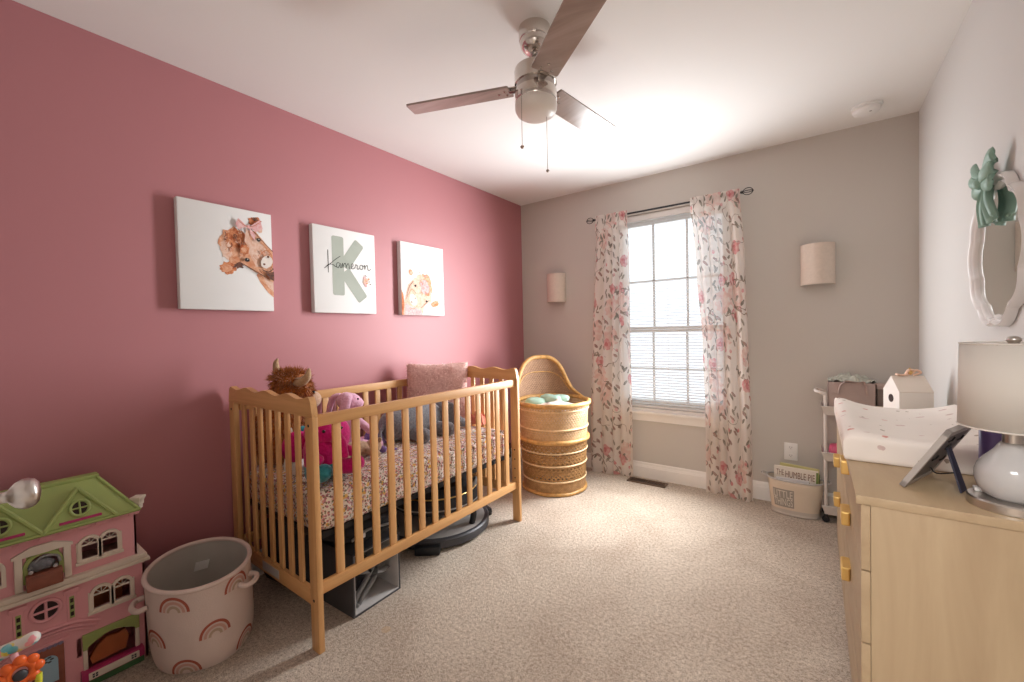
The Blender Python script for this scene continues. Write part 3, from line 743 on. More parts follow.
SHEET = fabric_spots('ditsy_floral_sheet', (.84, .78, .72), [
    ((74, 74, 74), (.2, .4, .1), .46, .62, (.66, .30, .28), (.80, .52, .46)),
    ((96, 96, 96), (.7, .1, .5), .44, .50, (.12, .08, .07), (.30, .20, .15)),
    ((50, 50, 50), (.3, .9, .2), .42, .30, (.72, .42, .10), (.80, .58, .26)),
    ((105, 105, 105), (.1, .2, .9), .42, .42, (.22, .26, .17), (.34, .33, .22)),
    ((84, 84, 84), (1, .2, .4), .42, .36, (.42, .16, .20), (.56, .30, .36))], bmp=.2)
g = G()
b = bmesh.new(); bmesh.ops.create_cube(b, size=1)
bmesh.ops.subdivide_edges(b, edges=b.edges[:], cuts=24, use_grid_fill=True)
mx0, mx1, my0, my1, z0, z1 = .09, .738, -2.527, -1.243, .437, .590
for v in b.verts:
    c = v.co.copy(); px, py, pz = c.x * 2, c.y * 2, c.z * 2
    # rounded corners and a softly domed top
    rx, ry = (mx1 - mx0) / 2, (my1 - my0) / 2; cr = .06
    X, Y = px * rx, py * ry
    ex, ey = max(0, abs(X) - (rx - cr)), max(0, abs(Y) - (ry - cr))
    if ex > 0 and ey > 0:
        m_ = max(ex, ey); l_ = math.hypot(ex, ey); k = m_ / l_
        X = math.copysign(rx - cr + ex * k, X); Y = math.copysign(ry - cr + ey * k, Y)
    edge = max(abs(px), abs(py)); top = pz
    shrink = .012 * (abs(pz) ** 6)
    X -= math.copysign(shrink, X) if abs(px) > .99 else 0; Y -= math.copysign(shrink, Y) if abs(py) > .99 else 0
    Z = (z0 + z1) / 2 + pz * (z1 - z0) / 2
    if pz > .9: Z += .012 * (1 - edge ** 6) + .004 * noise.noise(V((X * 6, Y * 6, 1))) - .010 * edge ** 20
    side = 1 if edge > .97 else 0
    wr = .0035 * noise.noise(V((X * 30, Y * 30, Z * 6))) * side
    v.co = V(((mx0 + mx1) / 2 + X + math.copysign(wr, X), (my0 + my1) / 2 + Y + math.copysign(wr, Y), Z))
g.merge(b)
tag(g.build('crib_mattress', SHEET, smooth=60), 'crib mattress in a fitted floral sheet inside the pine crib', 'mattress')
MT = .602   # top of the mattress

# ------------------------------------------------------------------ soft toys in the crib
def plush(name, c1, c2, bs=90, bm_=.5):
    m, nt, b = new_mat(name); vec = coords(nt)
    n = nd(nt, 'ShaderNodeTexNoise', Scale=float(bs), Detail=4.0); lk(nt, vec, n.inputs['Vector'])
    lk(nt, ramp(nt, n.outputs['Fac'], [(.3, c1), (.7, c2)]), b.inputs['Base Color']); b.inputs['Roughness'].default_value = 1
    b.inputs['Specular IOR Level'].default_value = .1; b.inputs['Sheen Weight'].default_value = .35
    bump(nt, b, n.outputs['Fac'], bm_, .006); return m
COWF = plush('brown_shaggy_fur', (.20, .055, .012), (.45, .155, .032))
HORN = plush('tan_horn_felt', (.36, .23, .13), (.46, .31, .18))
MUZ = plush('tan_muzzle', (.46, .28, .18), (.56, .37, .26))
MAGF = plush('magenta_plush', (.46, .005, .13), (.62, .015, .21))
TEAL = plush('teal_felt', (.02, .17, .22), (.035, .24, .29))
LAV = plush('lavender_plush', (.66, .34, .47), (.76, .45, .58))
GRYF = plush('grey_plush', (.13, .13, .145), (.22, .22, .235))
PINKF = plush('dusty_pink_fur', (.68, .40, .36), (.82, .56, .51), 60)
WHTF = plush('white_plush', (.66, .62, .58), (.78, .74, .70))
TANF = plush('tan_plush', (.36, .22, .14), (.50, .34, .23))
PURP = plush('purple_cloth', (.13, .08, .25), (.22, .14, .36))
CORAL = plush('coral_cloth', (.66, .16, .10), (.80, .27, .18))
EYE = plain('black_bead', (.01, .01, .01), .15)

cow = thing('plush_cow', (.27, -2.40, MT), 'shaggy brown horned cow plush sitting at the near end of the crib', 'plush toy')
def limb(g, pts, rs, seg=14): return g.tube(smoothpts(pts, 5), [rs[0] + (rs[-1] - rs[0]) * i / (5 * (len(pts) - 1)) if len(rs) == 2 else interp(rs, i / (5 * (len(pts) - 1))) for i in range(5 * (len(pts) - 1) + 1)], seg)
def interp(a, t):
    k = t * (len(a) - 1); i = min(int(k), len(a) - 2); return a[i] + (a[i + 1] - a[i]) * (k - i)
def ballchain(g, pts, rs, seg=16):
    """Tapered soft limb with rounded ends."""
    P = smoothpts(pts, 5); n = len(P) - 1
    ex = [interp(rs, i / n) for i in range(n + 1)]
    d0 = (P[0] - P[1]).normalized(); d1 = (P[-1] - P[-2]).normalized()
    A, ra, B, rb = [], [], [], []
    for k in range(4):
        an = PI / 2 * (1 - k / 4); A.append(P[0] + d0 * ex[0] * math.sin(an)); ra.append(max(.0008, ex[0] * math.cos(an)))
        B.insert(0, P[-1] + d1 * ex[-1] * math.sin(an)); rb.insert(0, max(.0008, ex[-1] * math.cos(an)))
    return g.tube(A + P + B, ra + ex + rb, seg)
g = G(); ballchain(g, [(.200, -2.415, MT + .115), (.222, -2.413, MT + .20), (.28, -2.40, MT + .30)], [.107, .107, .082], 22)
g.fur(3000, .02, .0026, .9, 3); body = g.build('body', COWF, cow, smooth=50)
g = G(); g.blob((.285, -2.385, .955), (.085, .092, .082), 22, .05); g.fur(1800, .02, .0026, .8, 5); hd = g.build('head', COWF, cow, smooth=50)
g = G(); g.blob((.295, -2.40, 1.015), (.075, .075, .035), 16, .1); g.fur(1100, .034, .0024, .25, 8); g.build('forelock', COWF, hd, smooth=50)
g = G(); g.blob((.312, -2.312, .905), (.046, .05, .043), 18); g.build('muzzle', MUZ, hd, smooth=60)
g = G(); ballchain(g, [(.225, -2.40, 1.015), (.19, -2.41, 1.045), (.18, -2.41, 1.085), (.185, -2.405, 1.105)], [.017, .017, .013, .006]); g.build('horn', HORN, hd, smooth=60)
g = G(); ballchain(g, [(.345, -2.40, 1.005), (.392, -2.395, 1.005), (.425, -2.385, 1.030), (.432, -2.38, 1.062)], [.021, .021, .017, .007]); g.build('horn', HORN, hd, smooth=60)
for sx in (-1, 1):
    g = G(); g.blob((.30 + sx * .05, -2.318, .945), .0085, 10); g.build('eye', EYE, hd)
    g = G(); g.blob((.285 + sx * .10, -2.385, .965), (.04, .018, .022), 12, .1, mtx=M.Rotation(-sx * .4, 4, 'Y')); g.fur(90, .03, .004, .6, 4); g.build('ear', COWF, hd, smooth=50)
    g = G(); ballchain(g, [(.26 + sx * .07, -2.37, MT + .06), (.27 + sx * .09, -2.31, MT + .05), (.28 + sx * .095, -2.265, MT + .048)], [.05, .046, .043]); g.fur(240, .02, .004, .5, 6); lg = g.build('leg', COWF, cow, smooth=50)
    g = G(); g.blob((.28 + sx * .095, -2.226, MT + .046), (.04, .018, .042), 14); g.build('hoof', HORN, lg, smooth=60)

mg = thing('plush_elephant', (.60, -2.42, MT), 'bright magenta plush with round ears and teal shorts by the crib corner', 'plush toy')
g = G(); ballchain(g, [(.59, -2.42, MT + .07), (.59, -2.42, MT + .13), (.585, -2.42, MT + .17)], [.07, .074, .06], 20); g.build('body', MAGF, mg, smooth=60)
g = G(); g.blob((.59, -2.415, MT + .200), (.074, .072, .066), 20); hd = g.build('head', MAGF, mg, smooth=60)
g = G(); ballchain(g, [(.64, -2.40, MT + .185), (.69, -2.392, MT + .17), (.705, -2.388, MT + .13), (.71, -2.385, MT + .11)], [.026, .022, .018, .016]); g.build('trunk', MAGF, hd, smooth=60)
for s_, yy, xx, zz in ((-1, -2.476, .485, .135), (1, -2.335, .60, .175)):
    g = G(); g.blob((xx, yy, MT + zz), (.024, .058, .068), 18, mtx=M.Rotation(s_ * .25, 4, 'X') @ M.Rotation(s_ * .3, 4, 'Z')); g.build('ear', MAGF, hd, smooth=60)
    g = G(); ballchain(g, [(.61, -2.42 + s_ * .04, MT + .045), (.655, -2.42 + s_ * .055, MT + .05), (.69, -2.41 + s_ * .07, MT + .05), (.702, -2.40 + s_ * .075, MT + .06)], [.036, .035, .032, .034]); lg = g.build('leg', TEAL if s_ < 0 else MAGF, mg, smooth=60)
    g = G(); ballchain(g, [(.61, -2.42 + s_ * .05, MT + .15), (.65, -2.42 + s_ * .07, MT + .12), (.68, -2.41 + s_ * .075, MT + .11)], [.026, .024, .022]); g.build('arm', MAGF, mg, smooth=60)
    g = G(); g.blob((.655, -2.405 + s_ * .04, MT + .215), .007, 8); g.build('eye', EYE, hd)
g = G(); g.lathe([(.05, .012), (.066, .018), (.07, .05), (.067, .085), (.063, .09)], (.592, -2.42, MT), 24); ballchain(g, [(.615, -2.465, MT + .043), (.65, -2.475, MT + .047)], [.042, .040]); ballchain(g, [(.615, -2.375, MT + .043), (.645, -2.365, MT + .047)], [.042, .04]); tag(g.build('shorts', TEAL, mg, smooth=60), 'teal felt shorts')

wp = thing('plush_unicorn', (.45, -2.47, MT), 'small white plush with teal forelock behind the magenta plush', 'plush toy')
g = G(); ballchain(g, [(.45, -2.47, MT + .045), (.45, -2.468, MT + .10)], [.042, .034]); g.build('body', WHTF, wp, smooth=60)
g = G(); g.blob((.45, -2.455, MT + .155), (.036, .042, .034), 16); hd = g.build('head', WHTF, wp, smooth=60)
g = G(); ballchain(g, [(.45, -2.45, MT + .19), (.455, -2.43, MT + .197), (.46, -2.41, MT + .188)], [.014, .016, .008]); g.build('forelock', TEAL, hd, smooth=60)
for s_ in (-1, 1):
    g = G(); g.blob((.45 + s_ * .028, -2.465, MT + .19), (.009, .006, .018), 8); g.build('ear', WHTF, hd)
    g = G(); ballchain(g, [(.45 + s_ * .02, -2.44, MT + .035), (.455 + s_ * .024, -2.395, MT + .028)], [.02, .018]); g.build('leg', WHTF, wp, smooth=60)

bn = thing('plush_bunny', (.33, -2.12, MT), 'lavender pink bunny plush with long drooping ears looking over the rail', 'plush toy')
g = G(); ballchain(g, [(.32, -2.14, MT + .07), (.32, -2.14, MT + .15), (.325, -2.13, MT + .215)], [.062, .06, .042], 18); g.build('body', LAV, bn, smooth=60)
g = G(); ballchain(g, [(.33, -2.135, MT + .272), (.345, -2.105, MT + .266), (.355, -2.085, MT + .255)], [.046, .042, .032], 20); hd = g.build('head', LAV, bn, smooth=60)
for s_, p in ((1, [(.36, -2.135, MT + .30), (.385, -2.165, MT + .285), (.395, -2.19, MT + .22), (.395, -2.20, MT + .15)]), (-1, [(.29, -2.14, MT + .30), (.262, -2.165, MT + .285), (.245, -2.18, MT + .22), (.24, -2.185, MT + .16)])):
    g = G(); g.tube(smoothpts(p, 5), [.012 + .014 * math.sin(PI * min(1, .15 + i / 17)) for i in range(16)], 14, flat=.6); g.build('ear', LAV, hd, smooth=60)
    g = G(); ballchain(g, [(.33 + s_ * .03, -2.12, MT + .05), (.35 + s_ * .05, -2.06, MT + .03), (.36 + s_ * .055, -2.01, MT + .028)], [.032, .028, .03]); g.build('leg', LAV, bn, smooth=60)
    g = G(); ballchain(g, [(.325 + s_ * .04, -2.12, MT + .19), (.345 + s_ * .06, -2.08, MT + .14), (.35 + s_ * .055, -2.05, MT + .11)], [.02, .02, .019]); g.build('arm', LAV, bn, smooth=60)
g = G(); g.blob((.380, -2.098, MT + .280), (.005, .006, .006), 8); g.build('eye', EYE, hd)
g = G(); g.blob((.36, -2.053, MT + .255), (.006, .006, .005), 8); g.build('nose', PINKF, hd)

def drape(name, c, sx, sy, sz, m, label, cat, seed, rotz=0, fold=5):
    g = G(); R_ = M.Rotation(rotz, 4, 'Z')
    def fn(u, v):
        a, b = u * 2 - 1, v * 2 - 1
        rr = max(abs(a), abs(b)) ** 3
        z = sz * (1 - rr) * (.65 + .6 * noise.noise(V((a * fold * .4 + seed, b * fold * .4, seed)))) + .012 + .004 * noise.noise(V((a * 6, b * 6, seed)))
        k = 1 + .16 * noise.noise(V((a * 2, b * 2, seed + 4)))
        p = R_ @ V((a * sx * k, b * sy * k, 0)); return (c[0] + p.x, c[1] + p.y, c[2] + max(.006, z))
    g.grid(fn, 26, 26)
    o = g.build(name, m, smooth=70); so = o.modifiers.new('thickness', 'SOLIDIFY'); so.thickness = .005; so.offset = -1
    return tag(o, label, cat)
drape('doll_dress', (.335, -1.985, MT), .055, .05, .085, PURP, 'crumpled purple cloth lying between the bunny and the grey plush', 'clothing', 3)
tb = thing('plush_bear', (.47, -2.18, MT), 'small tan plush lying on the sheet below the bunny', 'plush toy')
g = G(); ballchain(g, [(.46, -2.21, MT + .045), (.475, -2.15, MT + .045)], [.042, .04]); g.build('body', TANF, tb, smooth=60)
g = G(); g.blob((.485, -2.085, MT + .046), (.042, .04, .038), 16); hd = g.build('head', TANF, tb, smooth=60)
for s_ in (-1, 1):
    g = G(); g.blob((.485 + s_ * .032, -2.07, MT + .078), (.014, .009, .014), 10); g.build('ear', TANF, hd)
    g = G(); ballchain(g, [(.475 + s_ * .03, -2.14, MT + .04), (.495 + s_ * .06, -2.12, MT + .024)], [.018, .02]); g.build('arm', TANF, tb, smooth=60)
    g = G(); ballchain(g, [(.46 + s_ * .025, -2.24, MT + .03), (.47 + s_ * .05, -2.275, MT + .024)], [.02, .022]); g.build('leg', TANF, tb, smooth=60)

ge = thing('plush_elephant', (.37, -1.70, MT), 'large dark grey elephant plush lying along the middle of the mattress', 'plush toy')
g = G(); ballchain(g, [(.37, -1.86, MT + .095), (.37, -1.75, MT + .105), (.365, -1.64, MT + .10), (.36, -1.56, MT + .09)], [.09, .102, .1, .082], 22); g.build('body', GRYF, ge, smooth=60)
g = G(); g.blob((.375, -1.49, MT + .098), (.085, .08, .09), 20); hd = g.build('head', GRYF, ge, smooth=60)
g = G(); ballchain(g, [(.43, -1.46, MT + .085), (.47, -1.43, MT + .05), (.48, -1.385, MT + .03), (.47, -1.35, MT + .026)], [.036, .03, .025, .02]); g.build('trunk', GRYF, hd, smooth=60)
for s_ in (-1, 1):
    g = G(); g.blob((.40 + s_ * .07, -1.53, MT + .11), (.07, .018, .078), 18, mtx=M.Rotation(s_ * .6, 4, 'Z')); g.build('ear', GRYF, hd, smooth=60)
    g = G(); g.blob((.445 + .012 * s_, -1.46 + s_ * .035, MT + .13), .007, 8); g.build('eye', EYE, hd)
    g = G(); ballchain(g, [(.40, -1.70 + s_ * .06, MT + .05), (.47, -1.70 + s_ * .085, MT + .042), (.53, -1.69 + s_ * .095, MT + .04)], [.045, .042, .043]); g.build('leg', GRYF, ge, smooth=60)
g = G(); ballchain(g, [(.38, -1.94, MT + .11), (.40, -1.98, MT + .08), (.405, -1.985, MT + .05)], [.012, .009, .012]); g.build('tail', GRYF, ge, smooth=60)
rk = thing('toy_rattle', (.50, -2.03, MT), 'tiny dark blue toy on the sheet beside the grey plush', 'toy')
g = G(); g.blob((.50, -2.04, MT + .02), (.022, .018, .018), 14); g.build('ball', PURP, rk, smooth=60)
g = G(); g.tube([(.50, -2.025, MT + .02), (.51, -1.985, MT + .012)], .006, 8); g.tube([(.512 + .012 * math.cos(t), -1.975 + .012 * math.sin(t), MT + .008) for t in [2 * PI * i / 12 for i in range(12)]], .004, 6, closed=True); g.build('handle', PURP, rk)
drape('baby_cloth', (.50, -1.285, MT), .06, .035, .10, CORAL, 'small coral cloth bunched at the far end of the mattress', 'cloth', 8)

# the furry pillow leans diagonally into the far corner of the crib
pil = G(); pc = V((.245, -1.395, .812)); pu = V((.71, .704, 0)).normalized(); pn = V((.704, -.71, 0)).normalized(); lean = M.Rotation(-.10, 4, pu)
def pfn(side):
    def fn(u, v):
        a, b = u * 2 - 1, v * 2 - 1
        ea = 1 - abs(a) ** 4; eb = 1 - abs(b) ** 4
        th = .055 * (ea * eb) ** .5
        ka = 1 - .06 * (1 - abs(a)) * abs(b) ** 3
        q = pu * (a * .205 * (1 - .05 * (1 - abs(b)))) + V((0, 0, 1)) * (b * .205 * ka) + pn * (th * side + .004 * noise.noise(V((a * 4, b * 4, side))))
        return pc + lean @ q
    return fn
pil.grid(pfn(1), 26, 26); pil.grid(pfn(-1), 26, 26); bmesh.ops.remove_doubles(pil.bm, verts=pil.bm.verts[:], dist=.002)
bmesh.ops.recalc_face_normals(pil.bm, faces=pil.bm.faces[:]); pil.fur(2600, .014, .003, .25, 9)
tag(pil.build('fur_pillow', PINKF, smooth=60, recalc=False), 'square dusty pink furry pillow leaning in the far corner of the crib', 'pillow')

# ------------------------------------------------------------------ things stored under the crib
def tbox(g, c, rz, lo, hi, bev=0): return g.box(lo, hi, bev, M.Translation(c) @ M.Rotation(rz, 4, 'Z'))
BX = (.575, -2.245, 0); BR = .03
bin_ = thing('storage_cube', BX, 'charcoal fabric storage cube lying open on its side under the crib', 'storage bin')
g = G(); s_, h_ = .128, .275
tbox(g, BX, BR, (-s_, -s_, .0), (s_ + .008, s_, .008), .003); tbox(g, BX, BR, (-s_, -s_, h_ - .008), (s_ + .008, s_, h_), .003)
tbox(g, BX, BR, (-s_, -s_, 0), (s_ + .008, -s_ + .008, h_), .003); tbox(g, BX, BR, (-s_, s_ - .008, 0), (s_ + .008, s_, h_), .003); tbox(g, BX, BR, (-s_, -s_, 0), (-s_ + .008, s_, h_), .003)
g.build('shell', DKGREY, bin_)
g = G(); i_ = s_ - .009
tbox(g, BX, BR, (-i_, -i_, .0085), (s_ + .006, i_, .012), .001); tbox(g, BX, BR, (-i_, -i_, h_ - .012), (s_ + .006, i_, h_ - .0085), .001)
tbox(g, BX, BR, (-i_, -i_, .009), (s_ + .006, -i_ + .004, h_ - .009), .001); tbox(g, BX, BR, (-i_, i_ - .004, .009), (s_ + .006, i_, h_ - .009), .001); tbox(g, BX, BR, (-i_, -i_, .009), (-i_ + .004, i_, h_ - .009), .001)
tag(g.build('lining', LTGREYF, bin_), 'pale grey felt lining')
cr = thing('baby_carrier', (BX[0], BX[1], .0125), 'black folded baby carrier with grey straps inside the open storage cube', 'baby carrier')
g = G(); g.blob((.54, -2.265, .115), (.075, .08, .095), 20, .35, 5); g.build('pouch', BLACKF, cr, smooth=60)
for pts in ([(.66, -2.34, .03), (.672, -2.29, .10), (.675, -2.24, .16), (.655, -2.17, .24)], [(.65, -2.35, .17), (.672, -2.27, .145), (.668, -2.2, .115), (.64, -2.14, .10)], [(.665, -2.31, .018), (.67, -2.28, .06), (.67, -2.235, .10), (.64, -2.19, .15)]):
    g = G(); g.tube(smoothpts(pts, 5), .017, 10, flat=.35); g.build('strap', GREYF, cr, smooth=60)
g = G(); g.box((.668, -2.265, .118), (.690, -2.225, .152), .005); g.build('buckle', BLACKM, cr)

bag = thing('folded_bag', (.47, -2.25, .277), 'black folded fabric bag resting on top of the storage cube', 'bag')
g = G(); g.blob((.568, -2.25, .338), (.138, .15, .057), 26, .3, 6, sq=.8); g.build('body', BLACKF, bag, smooth=60)
g = G(); g.tube(smoothpts([(.70, -2.36, .33), (.722, -2.30, .36), (.72, -2.22, .35), (.70, -2.15, .33)], 5), .011, 8, flat=.4); g.build('strap', GREYF, bag, smooth=60)
g = G(); g.box((.716, -2.335, .336), (.730, -2.31, .356), .004); g.box((.716, -2.27, .345), (.731, -2.25, .365), .004); tag(g.build('clip', LTGREYF, bag), 'pale grey plastic clips')

bb = thing('duffel_bag', (.21, -2.2, 0), 'large black fabric bag under the crib against the pink wall', 'bag')
g = G(); g.blob((.25, -2.22, .185), (.145, .28, .182), 26, .12, 5, sq=.6); g.build('body', BLACKF, bb, smooth=60)
g = G(); g.tube(smoothpts([(.375, -2.38, .25), (.40, -2.31, .30), (.40, -2.14, .30), (.375, -2.06, .25)], 6), .014, 8, flat=.4); g.build('strap', DKGREY, bb, smooth=60)
WK = (.375, -1.56)
wk = thing('baby_activity_seat', (WK[0], WK[1], 0), 'round grey and black baby activity seat stored under the crib', 'baby seat')
g = G(); g.lathe([(.255, .012), (.318, .012), (.33, .022), (.33, .060), (.322, .068), (.304, .068), (.298, .06), (.255, .05)], (WK[0], WK[1], 0), 56, caps=False); g.lathe([(.001, .012), (.256, .012), (.256, .02), (.001, .02)], (WK[0], WK[1], 0), 48); g.build('base_ring', DKGREY, wk, smooth=40)
g = G(); g.lathe([(.001, .066), (.15, .067), (.26, .067), (.303, .066), (.303, .056), (.001, .05)], (WK[0], WK[1], 0), 56); tag(g.build('base_pad', LTGREYF, wk, smooth=40), 'grey mesh base pad')
for a in (-52, 68, 190):
    a = math.radians(a); c = (WK[0] + .335 * math.cos(a), WK[1] + .335 * math.sin(a), 0)
    g = G(); tbox(g, c, a, (-.035, -.07, 0), (.03, .07, .05), .014); g.build('foot', BLACKM, wk)
for a in (10, 130, 250):
    a = math.radians(a)
    g = G(); g.tube(smoothpts([(WK[0] + .26 * math.cos(a), WK[1] + .26 * math.sin(a), .06), (WK[0] + .275 * math.cos(a), WK[1] + .275 * math.sin(a), .14), (WK[0] + .245 * math.cos(a), WK[1] + .245 * math.sin(a), .21)], 5), .018, 12); g.build('upright', BLACKM, wk)
g = G(); g.lathe([(.15, .20), (.25, .17), (.268, .185), (.275, .215), (.268, .245), (.24, .275), (.17, .29), (.15, .27)], (WK[0], WK[1], 0), 56, sx=1, caps=False); g.lathe([(.001, .12), (.1, .125), (.15, .2), (.155, .27), (.14, .27), (.09, .14), (.001, .135)], (WK[0], WK[1], 0), 40, caps=False); tr = g.build('seat_ring', BLACKF, wk, smooth=50)
for r_, z_ in ((.276, .205), (.255, .264)):
    g = G(); g.tube([(WK[0] + r_ * math.cos(t), WK[1] + r_ * math.sin(t), z_) for t in [2 * PI * i / 64 for i in range(64)]], .004, 6, closed=True); tag(g.build('piping', LTGREYF if r_ > .26 else BRASS, tr), 'pale grey piping' if r_ > .26 else 'gold coloured piping')
g = G(); ballchain(g, [(.60, -1.47, .268), (.575, -1.40, .282), (.53, -1.36, .275)], [.012, .014, .012]); g.build('toy_bar', GREYF, tr)

# ------------------------------------------------------------------ wicker bassinet
def weave(name, c1, c2, su, sv, hole):
    """Woven cane: strands in UV, with real gaps (transparent) of share hole."""
    m, nt, b = new_mat(name); out = nt.nodes['Material Output']
    t = nd(nt, 'ShaderNodeTexCoord'); vec = t.outputs['UV']
    def strands(rot, s):
        mp = nd(nt, 'ShaderNodeMapping'); mp.inputs['Scale'].default_value = (su, sv, 1); mp.inputs['Rotation'].default_value = (0, 0, rot); lk(nt, vec, mp.inputs['Vector'])
        wv = nd(nt, 'ShaderNodeTexWave', wave_type='BANDS', bands_direction='X', wave_profile='SIN'); wv.inputs['Scale'].default_value = s; wv.inputs['Distortion'].default_value = .6; wv.inputs['Detail Scale'].default_value = 3
        lk(nt, mp.outputs['Vector'], wv.inputs['Vector']); return wv.outputs['Fac']
    a, c = strands(.5, 1.0), strands(-.5, 1.0); d = strands(1.5708, .8)
    h = math_n(nt, 'MAXIMUM', math_n(nt, 'MAXIMUM', a, c), math_n(nt, 'MULTIPLY', d, .9))
    nz = nd(nt, 'ShaderNodeTexNoise', Scale=40.0, Detail=3.0); lk(nt, t.outputs['Object'], nz.inputs['Vector'])
    lk(nt, ramp(nt, math_n(nt, 'ADD', math_n(nt, 'MULTIPLY', h, .45), math_n(nt, 'MULTIPLY', nz.outputs['Fac'], .6)), [(.4, c1), (.8, c2)]), b.inputs['Base Color']); b.inputs['Roughness'].default_value = .55
    bump(nt, b, h, .8, .006)
    if hole > 0:
        tp = nd(nt, 'ShaderNodeBsdfTransparent'); mx = nd(nt, 'ShaderNodeMixShader'); lk(nt, math_n(nt, 'LESS_THAN', h, hole), mx.inputs[0])
        lk(nt, b.outputs[0], mx.inputs[1]); lk(nt, tp.outputs[0], mx.inputs[2]); lk(nt, mx.outputs[0], out.inputs['Surface'])
    return m
WK_LOW = weave('cane_lower', (.17, .075, .022), (.45, .245, .09), 17, 5, .55)
WK_SOL = weave('cane_tight', (.24, .11, .035), (.56, .33, .14), 40, 5, 0)
WK_UP = weave('cane_upper', (.46, .26, .11), (.70, .47, .26), 26, 6, .42)
CANE = plain('cane_rod', (.56, .31, .10), .4, var=.25, vscale=40, bmp=.3, bscale=200)
CANEL = plain('pale_cane', (.74, .53, .30), .45, var=.12, vscale=40)
HOODW = weave('cane_hood', (.27, .145, .085), (.46, .28, .17), 22, 8, 0)
BC = V((.648, -.555, 0))
bs = thing('wicker_bassinet', BC, 'round wicker bassinet with tall hooped hood in the corner behind the crib', 'bassinet')
def ring(z, r): return [(BC.x + r * math.cos(t), BC.y + r * math.sin(t), z) for t in [2 * PI * i / 72 for i in range(72)]]
def rad(z): return .238 + .022 * min(1, max(0, z / .4)) + (.012 * max(0, (z - .42) / .24))
def wall_(z0, z1): return lambda u, v: (BC.x + rad(z0 + (z1 - z0) * v) * math.cos(2 * PI * u), BC.y + rad(z0 + (z1 - z0) * v) * math.sin(2 * PI * u), z0 + (z1 - z0) * v)
g = G(); g.grid(wall_(.012, .11), 72, 4, closeu=True); lower = g.build('lower_skirt', WK_SOL, bs, smooth=70)
g = G(); g.grid(wall_(.11, .385), 72, 8, closeu=True); lower = g.build('lower_basket', WK_LOW, bs, smooth=70)
g = G(); g.grid(wall_(.385, .66), 72, 8, closeu=True); upper = g.build('upper_basket', WK_UP, bs, smooth=70)
g = G(); g.lathe([(.001, .30), (.225, .30), (.232, .36), (.235, .62)], BC, 48, caps=False); tag(g.build('liner', plain('cream_liner', (.72, .55, .42), .9, var=.1, bmp=.4, bscale=60), bs, smooth=60), 'cream fabric liner')
for z, r, m, nm in ((.014, .013, CANE, 'base_hoop'), (.105, .006, CANEL, 'hoop'), (.222, .006, CANEL, 'hoop'), (.318, .006, CANEL, 'hoop'), (.40, .016, CANE, 'middle_hoop'), (.49, .007, CANEL, 'hoop'), (.625, .006, CANEL, 'hoop'), (.668, .017, CANE, 'top_rim')):
    g = G(); rr = rad(z) + r * .3
    g.tube([(x, y, zz + (.002 * math.sin(37 * i) if r > .01 else 0)) for i, (x, y, zz) in enumerate(ring(z, rr))], r, 10, closed=True); g.build(nm, m, bs, smooth=60)
HA = math.radians(143)
def hood_h(d):  # d: angle from the hood's middle, degrees
    pts = [(0, .335), (16, .332), (28, .31), (38, .27), (46, .205), (54, .125), (62, .07), (73, .04), (86, .018), (100, 0)]
    d = abs(d) * (1.13 if d < 0 else 1)
    for (a, x), (b, y) in zip(pts, pts[1:]):
        if a <= d <= b: return x + (y - x) * (d - a) / (b - a)
    return 0
def hood(u, v):
    d = -100 + 200 * u; a = HA + math.radians(d); h = hood_h(d); z = .665 + h * v
    r = rad(.66) + .012 + .02 * (v * h / .34) - .05 * (v * h / .34) ** 3
    return (BC.x + r * math.cos(a), BC.y + r * math.sin(a), z)
g = G(); g.grid(hood, 60, 14); hd = g.build('hood', HOODW, bs, smooth=70); so = hd.modifiers.new('thickness', 'SOLIDIFY'); so.thickness = .006
g = G(); g.tube([V(hood(i / 80, 1)) for i in range(81)], [.008 + .009 * min(1, hood_h(-100 + 2.5 * i) / .1) for i in range(81)], 10); g.build('hood_rim', CANE, hd, smooth=60)
g = G(); g.tube([V(hood(.24 + .52 * i / 40, .62)) * 1 + V((.004, -.004, 0)) for i in range(41)], .005, 6); g.build('hood_hoop', CANE, hd, smooth=60)
MINT = plain('mint_fabric', (.40, .60, .50), .9, var=.06, bmp=.3)
for i, (x, y, z, sx, sy, sz, rz, lab) in enumerate(((.50, -.58, .650, .085, .06, .034, .4, 'mint green pillow in the bassinet nearest the crib'), (.555, -.475, .672, .075, .05, .03, -.3, 'mint green pillow propped against the bassinet hood'), (.615, -.505, .668, .075, .045, .034, .2, 'mint green pillow at the right end of the bassinet stack'), (.65, -.45, .672, .08, .045, .03, .5, 'mint green pillow at the back of the bassinet'))):
    o = drape('mint_pillow', (x, y, z), .01, .01, .01, MINT, lab, 'pillow', i) if 0 else None
    g = G(); g.blob((x, y, z), (sx, sy, sz), 22, .12, 4, mtx=M.Rotation(rz, 4, 'Z') @ M.Rotation(.15, 4, 'X'), seed=i, sq=.85)
    o = tag(g.build('mint_pillow', MINT, smooth=70), lab, 'pillow', 'mint pillows in the bassinet')
g = G()
def blk(u, v):
    a, b = u * 2 - 1, v * 2 - 1; rr = math.hypot(a, b); a2 = math.atan2(b, a); r = .205 * max(abs(a), abs(b))
    return (BC.x + .01 + r * math.cos(a2), BC.y - .01 + r * math.sin(a2), .615 + .035 * (1 - max(abs(a), abs(b)) ** 3) + .025 * noise.noise(V((a * 2.2, b * 2.2, 3))) + (.02 if a > .1 and b < .2 else 0))
g.grid(blk, 36, 36); o = g.build('crib_blanket', plain('cream_blanket', (.74, .66, .58), .95, bmp=.4, bscale=80), smooth=70); so = o.modifiers.new('thickness', 'SOLIDIFY'); so.thickness = .012
tag(o, 'cream knitted blanket bunched inside the wicker bassinet under the mint pillows', 'blanket')

